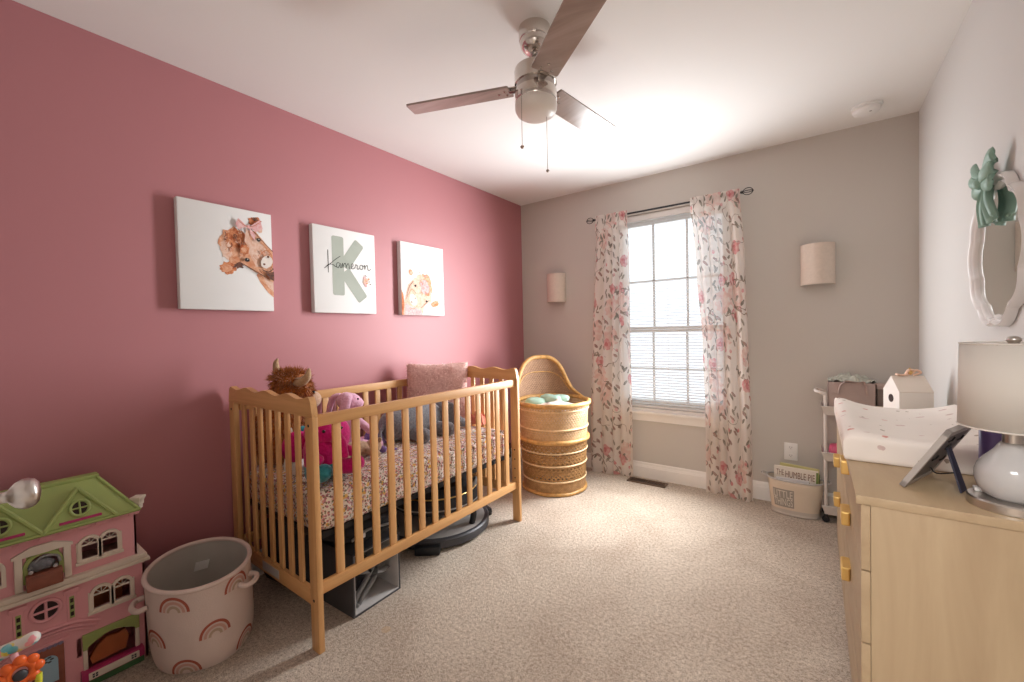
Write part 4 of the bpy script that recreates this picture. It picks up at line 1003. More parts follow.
# ------------------------------------------------------------------ rainbow hamper
HB0, HB1 = V((.312, -2.778, 0)), V((.352, -2.800, .33))
HTH = math.radians(-12)
def ham(u, v, off=0):
    t = 2 * PI * u; c = HB0.lerp(HB1, v); a = (.213 + .003 * v) + off; b_ = (.17 - .003 * v) + off
    k = 1 - .06 * (1 - v) ** 8
    x, y = a * k * math.cos(t), b_ * k * math.sin(t)
    wv = .004 * math.sin(5 * t + 3 * v) * (1 - v)
    return (c.x + (x + wv) * math.cos(HTH) - y * math.sin(HTH), c.y + (x + wv) * math.sin(HTH) + y * math.cos(HTH), .003 + .33 * v)
COTT = plain('blush_cotton', (.70, .57, .51), .95, var=.04, bmp=.25, bscale=250)
COTIN = plain('grey_lining', (.52, .49, .44), .95, var=.04)
hm = thing('toy_hamper', HB0, 'blush cotton hamper printed with rust rainbows beside the dollhouse', 'hamper')
g = G(); g.grid(lambda u, v: ham(u, v), 72, 16, closeu=True); g.poly([ham(i / 72, 0) for i in range(72)]); g.build('body', COTT, hm, smooth=60)
g = G(); g.grid(lambda u, v: ham(u, .02 + .975 * v, -.006), 72, 10, closeu=True); g.poly([ham(i / 72, .02, -.006) for i in range(72)]); tag(g.build('lining', COTIN, hm, smooth=60), 'pale grey lining')
g = G(); g.tube([V(ham(i / 80, 1, -.002)) for i in range(80)], .0085, 10, closed=True); g.build('rolled_rim', COTT, hm, smooth=60)
R1 = plain('print_rust', (.42, .11, .07), .95); R2 = plain('print_blush', (.62, .36, .29), .95); R3m = plain('print_taupe', (.50, .37, .27), .95)
RB = [(-.095, .86, 0), (.015, .48, 0), (.095, .90, 0), (-.175, .43, 0), (.125, .12, 0), (-.075, .10, 0), (.24, .5, 0), (.33, .8, 0), (.38, .25, 0), (.5, .6, 0), (.62, .3, 0), (-.28, .75, 0)]
for u0, v0, _ in RB:
    g = G()
    for k, (ro, wd, m_) in enumerate(((.058, .010, 0), (.042, .010, 1), (.026, .010, 2))):
        g.mat(m_)
        for i in range(18):
            q = []
            for (rr, an) in ((ro, PI * i / 18), (ro, PI * (i + 1) / 18), (ro - wd, PI * (i + 1) / 18), (ro - wd, PI * i / 18)):
                q.append(ham(u0 + rr * math.cos(an) / (2 * PI * .2), max(.012, min(.97, v0 + (rr * math.sin(an) - .028) / .315)), .0012))
            g.poly(q)
    g.build('rainbow_print', [R1, R2, R3m], hm, smooth=0, recalc=False)
for u0, vh in ((.135, .82), (.765, .76)):
    g = G(); P = [ham(u0 - .032, vh, .002), ham(u0 - .027, vh - .01, .028), ham(u0, vh - .015, .038), ham(u0 + .027, vh - .01, .028), ham(u0 + .032, vh, .002)]
    g.tube(smoothpts(P, 6), .0095, 10); g.build('handle', COTT, hm, smooth=60)
g = G(); p = V(ham(.46, .62, -.012)); q = V(ham(.51, .62, -.012)); n_ = V((.3, 0, .05))
g.poly([p, q, q + V((.022, .002, .045)), p + V((.022, .002, .045))]); o = g.build('care_tag', plain('tag_white', (.85, .84, .82), .9), hm, smooth=0); so = o.modifiers.new('thickness', 'SOLIDIFY'); so.thickness = .001; tag(o, 'white sewn care tag')

# ------------------------------------------------------------------ dollhouse (facade looks along +x)
DY = -3.195
dh = thing('dollhouse', (.125, DY, 0), 'pink plastic toy dollhouse with green roof and cream windows', 'dollhouse')
def yz(g, x0, x1, pts): return g.prism(pts, lambda a, b: (x0, a, b), lambda a, b: (x1, a, b))
def archpts(y0, y1, z0, zs, n=12):
    r = (y1 - y0) / 2; return [(y0, z0), (y1, z0)] + [((y0 + y1) / 2 + r * math.cos(PI * i / n), zs + r * math.sin(PI * i / n)) for i in range(n + 1)]
def ringpts(g, x0, x1, outer, inner):
    """Flat frame between two outlines of equal length, thickness x0..x1."""
    n = len(outer)
    for i in range(n):
        j = (i + 1) % n; a, b, c, d = outer[i], outer[j], inner[j], inner[i]
        g.poly([(x1, *a), (x1, *b), (x1, *c), (x1, *d)]); g.poly([(x0, *a), (x1, *a), (x1, *b), (x0, *b)]); g.poly([(x0, *d), (x1, *d), (x1, *c), (x0, *c)])
def offs(pts, k, cy, cz): return [(cy + (a - cy) * k[0], cz + (b - cz) * k[1]) for a, b in pts]
UX, LX = .222, .230
winU = [(-3.105, -3.065), (-3.052, -3.012)]; winL = [(-3.082, -3.04), (-3.026, -2.984)]
mir = lambda w: [(2 * DY - b, 2 * DY - a) for a, b in w]
holesU = [(a, b, .447, .515) for a, b in winU + mir(winU)] + [(-3.232, -3.158, .425, .515)]
holesL = [(a, b, .262, .33) for a, b in winL + mir(winL)] + [(-3.102, -2.975, .05, .165), (2 * DY + 2.975, 2 * DY + 3.102, .05, .165), (-3.128, -3.116, .11, .175)]
g = G(); holes_plate(g, 'x', LX - .006, LX, -3.45, -2.94, 0, .375, holesL); holes_plate(g, 'x', .02, .026, -3.45, -2.94, 0, .375, [])
g.box((.02, -3.45, 0), (LX, -3.444, .375)); g.box((.02, -2.946, 0), (LX, -2.94, .375)); g.build('lower_walls', PINKPL, dh, smooth=0)
g = G(); holes_plate(g, 'x', UX - .006, UX, -3.432, -2.958, .40, .572, holesU); holes_plate(g, 'x', .02, .026, -3.432, -2.958, .40, .572, [])
g.box((.02, -3.432, .40), (UX, -3.426, .572)); g.box((.02, -2.964, .40), (UX, -2.958, .572)); g.build('upper_walls', PINKPL, dh, smooth=0)
for z_ in (0, .19, .560):
    g = G(); g.box((.027, -3.443, z_), (.216, -2.965 if z_ > .5 else -2.947, z_ + .006)); g.build('floor_plate', PINKPL, dh, smooth=0)
g = G(); g.box((.012, -3.462, .373), (.250, -2.926, .385), .003); g.box((.012, -3.456, .385), (.243, -2.932, .402), .005); g.build('cornice', CREAMPL, dh)
g = G(); g.box((.012, -3.444, .562), (.234, -2.946, .574), .003)
for i in range(11): g.box((.232, -3.425 + i * .0445, .558), (.237, -3.395 + i * .0445, .570), .001)
g.build('eave_band', PINKPL, dh)
# roof: sloping front with hipped ends
g = G(); e0, e1, r0, r1 = (-3.452, -2.950), (.018, .246), (-3.37, -3.045), (.09, .12); ze, zr = .574, .708
P = {k: V(v) for k, v in dict(a=(e1[1], e0[0], ze), b=(e1[1], e0[1], ze), c=(e1[0], e0[1], ze), d=(e1[0], e0[0], ze), e=(r1[1], r0[0], zr), f=(r1[1], r0[1], zr), g=(r1[0], r0[1], zr), h=(r1[0], r0[0], zr)).items()}
for q in ('abfe', 'bcgf', 'cdhg', 'dahe', 'efgh', 'adcb'): g.poly([P[k] for k in q])
g.box((.082, -3.38, .701), (.128, -3.037, .715), .004)
for q in ((P['b'], P['f']), (P['a'], P['e'])): g.tube([q[0], q[1]], .006, 8)
g.tube([P['a'] + V((0, 0, .003)), P['b'] + V((0, 0, .003))], .006, 8)
bmesh.ops.remove_doubles(g.bm, verts=g.bm.verts[:], dist=1e-5); roof = g.build('roof', GREENPL, dh, smooth=30)
for yc in (-3.105, 2 * DY + 3.105):
    g = G(); zb, zt, hw = .585, .690, .083
    for f in (1,):
        tri = [(yc - hw, zb), (yc + hw, zb), (yc, zt)]
        g.prism(tri, lambda a, b: (.243 - (b - zb) * .45 + .004, a, b), lambda a, b: (.15, a, b))
    for s_ in (-1, 1): g.tube([(.247, yc + s_ * (hw + .006), zb - .004), (.247 - (zt - zb) * .45, yc, zt + .006)], .007, 8)
    dm = g.build('dormer', GREENPL, roof, smooth=30)
    xd = lambda z: .2475 - (z - zb) * .45
    zc = .632; rr = .024
    g = G(); g.tube([(xd(zc + rr * math.sin(t)) + .002, yc + rr * math.cos(t), zc + rr * math.sin(t)) for t in [2 * PI * i / 28 for i in range(28)]], .005, 8, closed=True)
    for a in (0, PI / 2): g.tube([(xd(zc + rr * math.sin(a)) + .002, yc + rr * math.cos(a), zc + rr * math.sin(a)), (xd(zc - rr * math.sin(a)) + .002, yc - rr * math.cos(a), zc - rr * math.sin(a))], .003, 6)
    rw = g.build('attic_window', GREENPL, roof)
    g = G(); g.poly([(xd(zc + rr * math.sin(t)) + .0012, yc + rr * math.cos(t), zc + rr * math.sin(t)) for t in [2 * PI * i / 28 for i in range(28)]]); tag(g.build('attic_shade_disc', DARK, roof, smooth=0), 'dark disc painted as the shade in the attic window')  # dark disc on the dormer paints the shade behind the window
    g = G(); g.box((.238, yc - .052, .592), (.2475, yc + .052, .600), .001); tag(g.build('trim_strip', MAGPL, roof), 'magenta strip')
for y in (-2.948, -3.443):
    g = G(); g.lathe([(.001, .572), (.014, .572), (.014, .584), (.018, .588), (.018, .6), (.024, .612), (.024, .618), (.001, .618)], (.215, y, 0), 4); g.build('corner_finial', CREAMPL, dh, smooth=0)
def dbl_window(ws, x, z0, zs, z1):
    g = G(); y0, y1 = ws[0][0], ws[1][1]
    for a, b in ws:
        o_ = archpts(a - .010, b + .010, z0 - .010, zs); i_ = archpts(a, b, z0, zs)
        ringpts(g, x - .002, x + .007, o_, i_)
        g.box((x, a, zs - .004), (x + .005, b, zs + .001)); m_ = (a + b) / 2; r = (b - a) / 2
        for an in (PI / 4, PI / 2, 3 * PI / 4): g.tube([(x + .003, m_, zs), (x + .003, m_ + r * math.cos(an), zs + r * math.sin(an))], .0015, 5)
        # spandrels close the square corners of the wall opening
        for s_ in (-1, 1):
            cy_ = m_ + s_ * r
            pts = [(cy_, zs)] + [(m_ + s_ * r * math.cos(PI / 2 * k / 6), zs + r * math.sin(PI / 2 * k / 6)) for k in range(7)] + [(m_, z1 + .004), (cy_, z1 + .004)]
            yz(g, x - .006, x + .001, pts)
    g.box((x - .001, y0 - .016, z0 - .018), (x + .010, y1 + .016, z0 - .008), .002)
    g.box((x - .001, y0 - .013, z0 - .01), (x + .004, y0 - .009, zs + .012)); g.box((x - .001, y1 + .009, z0 - .01), (x + .004, y1 + .013, zs + .012))
    return g.build('twin_window', CREAMPL, dh, smooth=30)
for ws in (winU, mir(winU)): dbl_window(ws, UX, .447, .496, .515)
for ws in (winL, mir(winL)): dbl_window(ws, LX, .262, .311, .33)
# arched balcony
g = G(); ringpts(g, UX - .002, UX + .008, archpts(-3.241, -3.149, .425, .473), archpts(-3.230, -3.160, .425, .473))
for s_ in (-1, 1):
    m_, r = -3.195, .037; pts = [(m_ + s_ * r, .473)] + [(m_ + s_ * .035 * math.cos(PI / 2 * k / 6), .473 + .035 * math.sin(PI / 2 * k / 6)) for k in range(7)] + [(m_, .519), (m_ + s_ * r, .519)]
    yz(g, UX - .006, UX + .001, pts)
tag(g.build('balcony_arch', GREENPL, dh, smooth=30), 'green arch')
g = G()
for y in (-3.259, -3.149): g.box((UX - .001, y, .405), (UX + .012, y + .018, .515), .003)
yz(g, UX - .001, UX + .012, [(-3.264, .514), (-3.126, .514), (-3.126, .522), (-3.17, .542), (-3.22, .542), (-3.264, .522)])
g.build('balcony_surround', CREAMPL, dh)
g = G(); g.box((UX - .002, -3.236, .404), (UX + .035, -3.154, .455), .004)
g.box((UX + .033, -3.232, .41), (UX + .037, -3.158, .449), .002); g.build('balcony_box', BROWNPL, dh)
toy = thing('toy_stroller', (UX + .012, -3.195, .458), 'small dark grey toy lying in the arched balcony of the dollhouse', 'toy')
g = G(); g.blob((UX + .005, -3.2, .476), (.02, .03, .018), 14, .3, 6); g.build('body', GRYF, toy, smooth=60)
g = G(); g.tube(smoothpts([(UX + .014, -3.228, .47), (UX + .01, -3.20, .50), (UX + .008, -3.165, .492), (UX + .012, -3.158, .47)], 5), .004, 8); g.build('hood', GREYF, toy)
for y in (-3.225, -3.17):
    g = G(); g.blob((UX + .026, y, .465), .006, 10); g.build('wheel', LTGREYF, toy)
# round window, plaques, pediment, doors
g = G(); cy, cz, r = DY, .318, .030
g.tube([(LX + .002, cy + (r + .004) * math.cos(t), cz + (r + .004) * math.sin(t)) for t in [2 * PI * i / 30 for i in range(30)]], .006, 8, closed=True)
for a in (0, PI / 2): g.tube([(LX + .002, cy + r * math.cos(a), cz + r * math.sin(a)), (LX + .002, cy - r * math.cos(a), cz - r * math.sin(a))], .004, 6)
g.build('round_window', PINKPL, dh)
g = G(); g.poly([(LX + .0008, cy + r * math.cos(t), cz + r * math.sin(t)) for t in [2 * PI * i / 30 for i in range(30)]]); tag(g.build('round_shade_disc', DARK, dh, smooth=0), 'dark disc painted as the shade in the attic window')  # wall is closed here; the dark disc paints in the shade
for y in (-3.135, 2 * DY + 3.135):
    g = G(); g.box((LX - .001, y - .02, .345), (LX + .007, y + .02, .362), .003); g.box((LX - .001, y - .012, .235), (LX + .003, y + .012, .345), .002); g.build('pilaster', PINKPL, dh)
    g = G(); g.box((LX, y - .006, .26), (LX + .0045, y + .006, .335), .001); tag(g.build('plaque', GREENPL, dh), 'green plaque'); 
    g = G()
    for k in range(3): g.box((LX + .004, y - .004, .268 + k * .023), (LX + .0055, y + .004, .282 + k * .023), .001)
    g.build('plaque_relief', DARK, dh)
g = G()
for k, (zc, hw, th) in enumerate(((.245, .13, .006), (.232, .12, .005), (.222, .11, .004))):
    g.tube(smoothpts([(LX + .001, DY - hw, zc - .03), (LX + .003, DY - hw * .4, zc), (LX + .003, DY + hw * .4, zc), (LX + .001, DY + hw, zc - .03)], 6), th, 6)
g.box((LX - .001, DY - .05, .196), (LX + .006, DY + .05, .206), .002); g.build('pediment', PINKPL, dh)
g = G(); g.box((LX, -3.232, .004), (LX + .004, -3.158, .188), .002); drr = g.build('front_door', BROWNPL, dh)
g = G(); yz(g, LX + .004, LX + .006, archpts(-3.217, -3.173, .07, .14)); dg = g.build('door_glass', plain('pale_blue_plastic', (.34, .52, .62), .3), drr)
g = G()
for a in range(5): g.blob((LX + .006, -3.195 + .008 * math.cos(a * 1.256), .15 + .008 * math.sin(a * 1.256)), (.001, .005, .003), 8)
tag(g.build('door_emblem', DKGREY, drr), 'small dark flower emblem')
g = G()
for k in range(6): g.blob((LX + .004, -3.228 + k * .0125, .192), (.004, .007, .007), 8, .2)
tag(g.build('flower_garland', plain('mauve_grey_plastic', (.25, .2, .3), .6), dh), 'muted flower garland above the door')
for y0, y1 in ((-3.102, -2.975), (2 * DY + 2.975, 2 * DY + 3.102)):
    g = G(); m_ = (y0 + y1) / 2; o_ = [(y0 - .012, .05), (y0 - .012, .178), (y1 + .012, .178), (y1 + .012, .05)]
    arcp = [(y1 - (y1 - y0) * k / 12, .135 + .026 * math.sin(PI * k / 12)) for k in range(13)]
    yz(g, LX - .002, LX + .008, [(y0 - .012, .128), (y0, .128)] + arcp[::-1] + [(y1, .128), (y1 + .012, .128), (y1 + .012, .182), (y0 - .012, .182)]); tag(g.build('porch_arch', GREENPL, dh, smooth=30), 'green arch')
    for ya_ in (y0 - .012, y1):
        g = G(); g.box((LX - .001, ya_, .05), (LX + .006, ya_ + .012, .13), .002); g.build('porch_jamb', CREAMPL, dh)
    g = G(); g.box((LX - .002, y0 - .02, .026), (LX + .03, y1 + .02, .058), .003); tag(g.build('window_box', MAGPL, dh), 'magenta window box')
    g = G(); g.box((LX + .029, y0 - .004, .030), (LX + .034, y1 + .004, .054), .002); nb = g.build('box_panel', CREAMPL, dh)
    g = G()
    for yy in (y0 + .012, y1 - .012):
        for a, b in ((-.004, -.004), (.004, -.004), (-.004, .004), (.004, .004)): g.box((LX + .034, yy + a - .003, .042 + b - .003), (LX + .0345, yy + a + .003, .042 + b + .003))
    g.build('box_rosette', DKGREY, nb)
    g = G(); g.box((LX - .002, y0 - .02, .0), (LX + .022, y1 + .02, .026), .003); tag(g.build('porch_step', plain('dark_green_plastic', (.05, .14, .05), .5), dh), 'dark green base step')
bench2 = thing('toy_sofa', (.19, -3.04, .197), 'brown toy furniture behind the twin window on the middle floor of the dollhouse', 'toy')
g = G(); g.box((.15, -3.075, .197), (.2, -2.99, .235), .008); g.build('seat', ORANGEPL, bench2); g = G(); g.box((.14, -3.075, .197), (.155, -2.99, .30), .008); g.build('backrest', ORANGEPL, bench2)
pn_ = thing('toy_piano', (.19, -3.04, .065), 'orange brown rounded toy lying in the right ground floor opening of the dollhouse', 'toy')
g = G(); yz(g, .206, .222, [(-3.09, .062), (-3.0, .066), (-2.99, .11), (-3.0, .138), (-3.02, .132), (-3.05, .137), (-3.075, .12), (-3.095, .085)]); g.build('body', ORANGEPL, pn_, smooth=30)

# ------------------------------------------------------------------ activity toy hanging into the lower left corner
at = thing('activity_toy', (.62, -3.30, 0), 'colourful baby activity toy with orange flower and patterned bar at the lower left', 'toy')
PAT = fabric_spots('patterned_bar', (.78, .72, .66), [((60, 60, 60), (.2, .1, .4), .5, .5, (.85, .25, .30), (.90, .45, .45)), ((55, 55, 55), (.6, .1, .4), .5, .4, (.75, .62, .10), (.85, .75, .3)), ((50, 50, 50), (.1, .8, .4), .5, .35, (.15, .5, .55), (.35, .65, .7))], rough=.4, bmp=0)
ORG = plain('orange_plastic', (.85, .14, .02), .4, var=.04)
YEL = plain('yellow_green_plastic', (.70, .72, .05), .4)
PKP = plain('pale_pink_plastic', (.80, .42, .46), .4)
AT = V((.66, -3.297, .395))
g = G(); ballchain(g, [(.62, -3.36, .413), (.64, -3.302, .428), (.655, -3.259, .441)], [.017, .017, .016], 16); g.build('patterned_bar', PAT, at, smooth=60)
g = G(); g.tube([(.658, -3.29, .42), (.672, -3.287, .405)], .007, 10); g.build('hanger', PKP, at)
fl = V((.68, -3.283, .378)); g = G()
for k in range(8): a = 2 * PI * k / 8; g.blob(fl + V((0, .030 * math.cos(a), .030 * math.sin(a))), (.010, .013, .013), 12)
g.tube([fl + V((.0, .022 * math.cos(t), .022 * math.sin(t))) for t in [2 * PI * i / 24 for i in range(24)]], .009, 8, closed=True); flw = g.build('flower', ORG, at, smooth=60)
g = G(); g.blob(fl + V((.004, 0, -.006)), (.008, .014, .014), 12); tag(g.build('flower_centre', DKGREY, flw), 'dark centre')
g = G(); g.tube(smoothpts([fl + V((.004, .03, -.02)), fl + V((.004, .028, -.05)), fl + V((.0, .01, -.075))], 5), .007, 8); g.build('leaf', YEL, at, smooth=60)
g = G(); g.tube([(.62, -3.352, .01), (.62, -3.356, .413)], .012, 12); g.box((.55, -3.40, 0), (.69, -3.30, .014), .006); g.build('stand', PKP, at)

# ------------------------------------------------------------------ bin of books
BN = V((2.205, -.135, 0)); BRX, BRY, BNH = .152, .092, .222
def binp(u, v, off=0):
    t = 2 * PI * u; a = BRX * (.84 + .16 * v) + off; b_ = BRY * (.82 + .18 * v) + off
    ct, st = math.cos(t), math.sin(t); k = 1 / (abs(ct) ** 2.6 + abs(st) ** 2.6) ** (1 / 2.6)
    return (BN.x + a * k * ct, BN.y + b_ * k * st, .004 + BNH * v)
BINM = plain('cream_enamel', (.66, .55, .43), .45, var=.03)
ZINC = plain('grey_zinc', (.50, .475, .46), .45, .3, var=.1)
bn_ = thing('book_bin', BN, 'cream oval metal bin lettered LITTLE THINGS holding picture books', 'bin')
g = G(); g.grid(lambda u, v: binp(u, v), 72, 8, closeu=True); g.poly([binp(i / 72, .02) for i in range(72)]); o = g.build('body', BINM, bn_, smooth=60)
so = o.modifiers.new('thickness', 'SOLIDIFY'); so.thickness = .002
g = G(); g.tube([V(binp(i / 72, 1)) for i in range(72)], .006, 8, closed=True); tag(g.build('rim', ZINC, bn_, smooth=60), 'grey zinc rim')
g = G(); g.tube([V(binp(i / 72, .015, .001)) for i in range(72)], .006, 8, closed=True)
g.grid(lambda u, v: binp(u, .02 + .13 * v, .0012), 72, 2, closeu=True); tag(g.build('base_band', plain('washed_grey', (.52, .46, .40), .6), bn_, smooth=60), 'greyer washed band')
for s_, nm in ((0, 1), (.5, -1)):
    c = V(binp(s_, 1)); g = G()
    g.tube(smoothpts([c + V((0, -.035, -.004)), c + V((nm * .026, -.028, .006)), c + V((nm * .034, 0, .01)), c + V((nm * .026, .028, .006)), c + V((0, .035, -.004))], 5), .004, 8); g.build('handle', ZINC, bn_, smooth=60)
def lab(a, b, off): return binp(.617 + a * .13, .22 + b * .52, off)
g = G(); g.grid(lambda u, v: lab(u, v, .0016), 16, 8); pl = g.build('label_plate', plain('taupe_plate', (.31, .275, .235), .6), bn_, smooth=60, recalc=False)
g = G()
put_text(g, 'LITTLE', lambda a, b: lab(.06 + .88 * a, .52 + .40 * b, .0026)); put_text(g, 'THINGS', lambda a, b: lab(.06 + .88 * a, .08 + .40 * b, .0026))
g.build('lettering', plain('cream_lettering', (.68, .60, .50), .6), pl, smooth=0, recalc=False)
PAPER = plain('page_paper', (.72, .68, .60), .9)
def book(loc, w, h, t, rz, tilt, cov, label, deco=None):
    """Upright picture book: w wide, h tall, t thick, leaning by tilt."""
    th = thing('picture_book', loc, label, 'book', 'picture books in the bin')
    Mx = M.Translation(loc) @ M.Rotation(rz, 4, 'Z') @ M.Rotation(tilt[0], 4, 'X') @ M.Rotation(tilt[1], 4, 'Y')
    g = G(); g.box((-w / 2, -t / 2, 0), (w / 2, -t / 2 + .002, h), .0005, Mx); g.box((-w / 2, t / 2 - .002, 0), (w / 2, t / 2, h), .0005, Mx); g.box((w / 2 - .002, -t / 2, 0), (w / 2, t / 2, h), .0005, Mx); cv = g.build('cover', cov, th, smooth=0)
    g = G(); g.box((-w / 2 + .003, -t / 2 + .002, .003), (w / 2 - .002, t / 2 - .002, h - .003), 0, Mx); g.build('pages', PAPER, th, smooth=0)
    if deco: deco(cv, lambda a, b: Mx @ V((-w / 2 + w * a, -t / 2 - .0008, h * b)))
    return th
def paint(cv, nm, m, fn): g = G(); fn(g); g.build(nm, m, cv, smooth=0, recalc=False)
COVW = plain('cover_ivory', (.74, .68, .60), .5, var=.02); COVY = plain('cover_yellow_green', (.62, .58, .26), .5); COVP = plain('cover_magenta', (.46, .05, .20), .5); COVB = plain('cover_white', (.74, .72, .72), .5)
INKB = plain('cover_ink_brown', (.20, .09, .05), .6); INKG = plain('cover_ink_green', (.16, .15, .05), .6); INKV = plain('cover_ink_violet', (.16, .10, .42), .6); SPG = plain('cover_green', (.20, .28, .07), .5)
def d1(cv, f):
    paint(cv, 'title_first_words', INKB, lambda g: put_text(g, 'THE', lambda a, b: f(.06 + .17 * a, .80 + .13 * b + .0 * a)))
    paint(cv, 'title', INKB, lambda g: put_text(g, 'HUMBLE PIE', lambda a, b: f(.27 + .66 * a, .765 + .15 * b)))
    paint(cv, 'title_blocks', INKG, lambda g: [g.poly([f(.06 + .09 * k, .70), f(.10 + .09 * k, .70), f(.10 + .09 * k, .73), f(.06 + .09 * k, .73)]) for k in range(4, 9)])  # row of green ink blocks printed below the title
    paint(cv, 'green_edge', SPG, lambda g: g.poly([f(.955, .02), f(1, .02), f(1, .98), f(.955, .98)]))
def d2(cv, f):
    st = smoothpts([(.12 + .06 * k, .86 + (.05 if k % 2 else -.03), 0) for k in range(13)], 4)
    def fn(g):
        for i in range(len(st) - 1): a, b = st[i], st[i + 1]; g.poly([f(a.x, a.y - .015), f(b.x, b.y - .015), f(b.x, b.y + .015), f(a.x, a.y + .015)])
    paint(cv, 'title', INKV, fn); paint(cv, 'magenta_panel', COVP, lambda g: g.poly([f(.02, .02), f(.98, .02), f(.98, .72), f(.02, .72)]))
book((2.205, -.135, .012), .235, .29, .014, -.03, (.10, .02), COVW, 'ivory picture book titled THE HUMBLE PIE standing in the bin', d1)
book((2.192, -.166, .010), .175, .226, .010, .02, (.10, 0), COVB, 'white and magenta picture book at the front of the bin', d2)
book((2.215, -.105, .012), .21, .298, .012, -.05, (.08, .05), COVY, 'yellow green picture book behind the ivory one in the bin')
book((2.23, -.085, .012), .20, .255, .010, -.05, (.06, .03), SPG, 'thin green picture book at the back of the bin')

# ------------------------------------------------------------------ rolling cart with a tote
CART = plain('white_cart_plastic', (.66, .60, .55), .45, var=.03)
qx0, qx1, qy0, qy1 = 2.352, 2.775, -.205, -.03
ct = thing('rolling_cart', (2.56, -.115, 0), 'slim white three tier rolling cart in the corner by the book bin', 'cart')
for zt in (.105, .435, .718):
    g = G(); zb = zt - .052; i_ = .013
    P = lambda x, y, z: (x, y, z)
    outer_t = [(qx0 - .008, qy0 - .006), (qx1, qy0 - .006), (qx1, qy1), (qx0 - .008, qy1)]; outer_b = [(qx0 + .008, qy0 + .006), (qx1 - .012, qy0 + .006), (qx1 - .012, qy1 - .008), (qx0 + .008, qy1 - .008)]
    for k in range(4):
        j = (k + 1) % 4
        g.poly([(*outer_b[k], zb), (*outer_b[j], zb), (*outer_t[j], zt), (*outer_t[k], zt)])
    g.poly([(*q, zb) for q in outer_b]); bmesh.ops.remove_doubles(g.bm, verts=g.bm.verts[:], dist=1e-5)
    o = g.build('tray', CART, ct, smooth=0); so = o.modifiers.new('thickness', 'SOLIDIFY'); so.thickness = .004; so.offset = -1
    g = G(); g.tube([(*q, zt) for q in outer_t], .0045, 6, closed=True); g.build('tray_lip', CART, o)
for x in (qx0 + .012, qx1 - .03):
    for y in (qy0 + .014, qy1 - .02):
        g = G(); g.tube([(x, y, .05), (x, y, .80 if x < 2.5 else .78)], .0085, 12); g.build('post', CART, ct)
        g = G(); g.lathe([(.001, -.009), (.018, -.009), (.02, -.005), (.02, .005), (.018, .009), (.001, .009)], (x, y, .0205), 18, mtx=M.Rotation(PI / 2, 4, 'X')); g.box((x - .011, y - .012, .02), (x + .011, y + .012, .052), .004); tag(g.build('caster', BLACKM, ct, smooth=40), 'black caster wheel')
for s_, x in ((-1, qx0 + .012), (1, qx1 - .03)):
    if s_ > 0: continue
    g = G(); g.tube(smoothpts([(x, qy0 + .014, .79), (x - .028, qy0 + .016, .803), (x - .046, qy0 + .04, .806), (x - .046, qy1 - .045, .806), (x - .028, qy1 - .022, .803), (x, qy1 - .02, .79)], 6), .0095, 12); g.build('handle', CART, ct, smooth=60)
TOTE = plain('mauve_grey_felt', (.43, .325, .29), .9, var=.08, bmp=.3)
tt = thing('storage_tote', (2.49, -.118, .670), 'mauve grey felt storage tote on the top tray of the cart', 'tote')
g = G(); tx0, tx1, ty0, ty1, tz0, tz1 = 2.376, 2.600, -.19, -.05, .6705, .868
for a in ((tx0, ty0, tx1, ty0 + .006), (tx0, ty1 - .006, tx1, ty1), (tx0, ty0, tx0 + .006, ty1), (tx1 - .006, ty0, tx1, ty1)): g.box((a[0], a[1], tz0), (a[2], a[3], tz1), .002)
g.box((tx0, ty0, tz0), (tx1, ty1, tz0 + .006)); g.build('body', TOTE, tt)
g = G(); g.box((tx0 - .001, ty0 - .002, .80), (tx1 + .001, ty0 + .001, .804)); g.build('seam', TOTE, tt)
for y in (ty0 - .002,):
    g = G(); g.tube(smoothpts([(2.425, y, .80), (2.435, y - .004, .85), (2.455, y - .006, .872), (2.46, y - .004, .878), (2.52, y - .006, .872), (2.545, y - .004, .875), (2.556, y - .004, .85), (2.56, y, .80)], 5), .008, 8, flat=.35); g.build('handle', TOTE, tt, smooth=60)
MUSL = plain('sage_muslin', (.42, .42, .36), .95, var=.25, vscale=25, bmp=.4)
g = G()
def msl(u, v):
    a, b = u * 2 - 1, v * 2 - 1
    return (2.488 + a * .112, -.12 + b * .062, .862 + .035 * (1 - a * a) * (1 - b * b) + .022 * noise.noise(V((a * 4, b * 3, 7))) + .016 * noise.noise(V((a * 9, b * 7, 2))) + .012)
g.grid(msl, 34, 20); g.grid(lambda u, v: V(msl(u, v)) - V((0, 0, .05)), 4, 4); o = g.build('muslin_cloth', MUSL, smooth=70)
tag(o, 'sage and grey muslin cloths heaped on top of the felt tote', 'cloth')
b2 = thing('fabric_box', (2.655, -.115, .670), 'darker brown fabric box behind the white wooden house', 'box')
g = G(); g.box((2.606, -.175, .6705), (2.728, -.065, .85), .008); g.build('body', plain('brown_felt', (.20, .15, .13), .9, bmp=.3), b2); g = G(); g.box((2.603, -.178, .835), (2.731, -.062, .862), .006); g.build('lid', TOTE, b2)
pk = thing('diaper_pack', (2.47, -.11, .388), 'bright pink soft pack on the middle tray of the cart', 'pack')
g = G(); b = bmesh.new(); bmesh.ops.create_cube(b, size=1); bmesh.ops.subdivide_edges(b, edges=b.edges[:], cuts=8, use_grid_fill=True)
for v in b.verts: d = v.co.copy(); k = 1 - .25 * (max(abs(d.x), abs(d.y), abs(d.z)) * 2) ** 2 * (abs(d.x * d.y) + abs(d.y * d.z) + abs(d.x * d.z)); v.co = V((2.475 + d.x * .19 * k, -.113 + d.y * .125 * k, .43 + d.z * .085 * k + .004 * noise.noise(d * 6)))
g.merge(b); g.build('body', plain('pink_wrap', (.76, .10, .22), .35), pk, smooth=60)
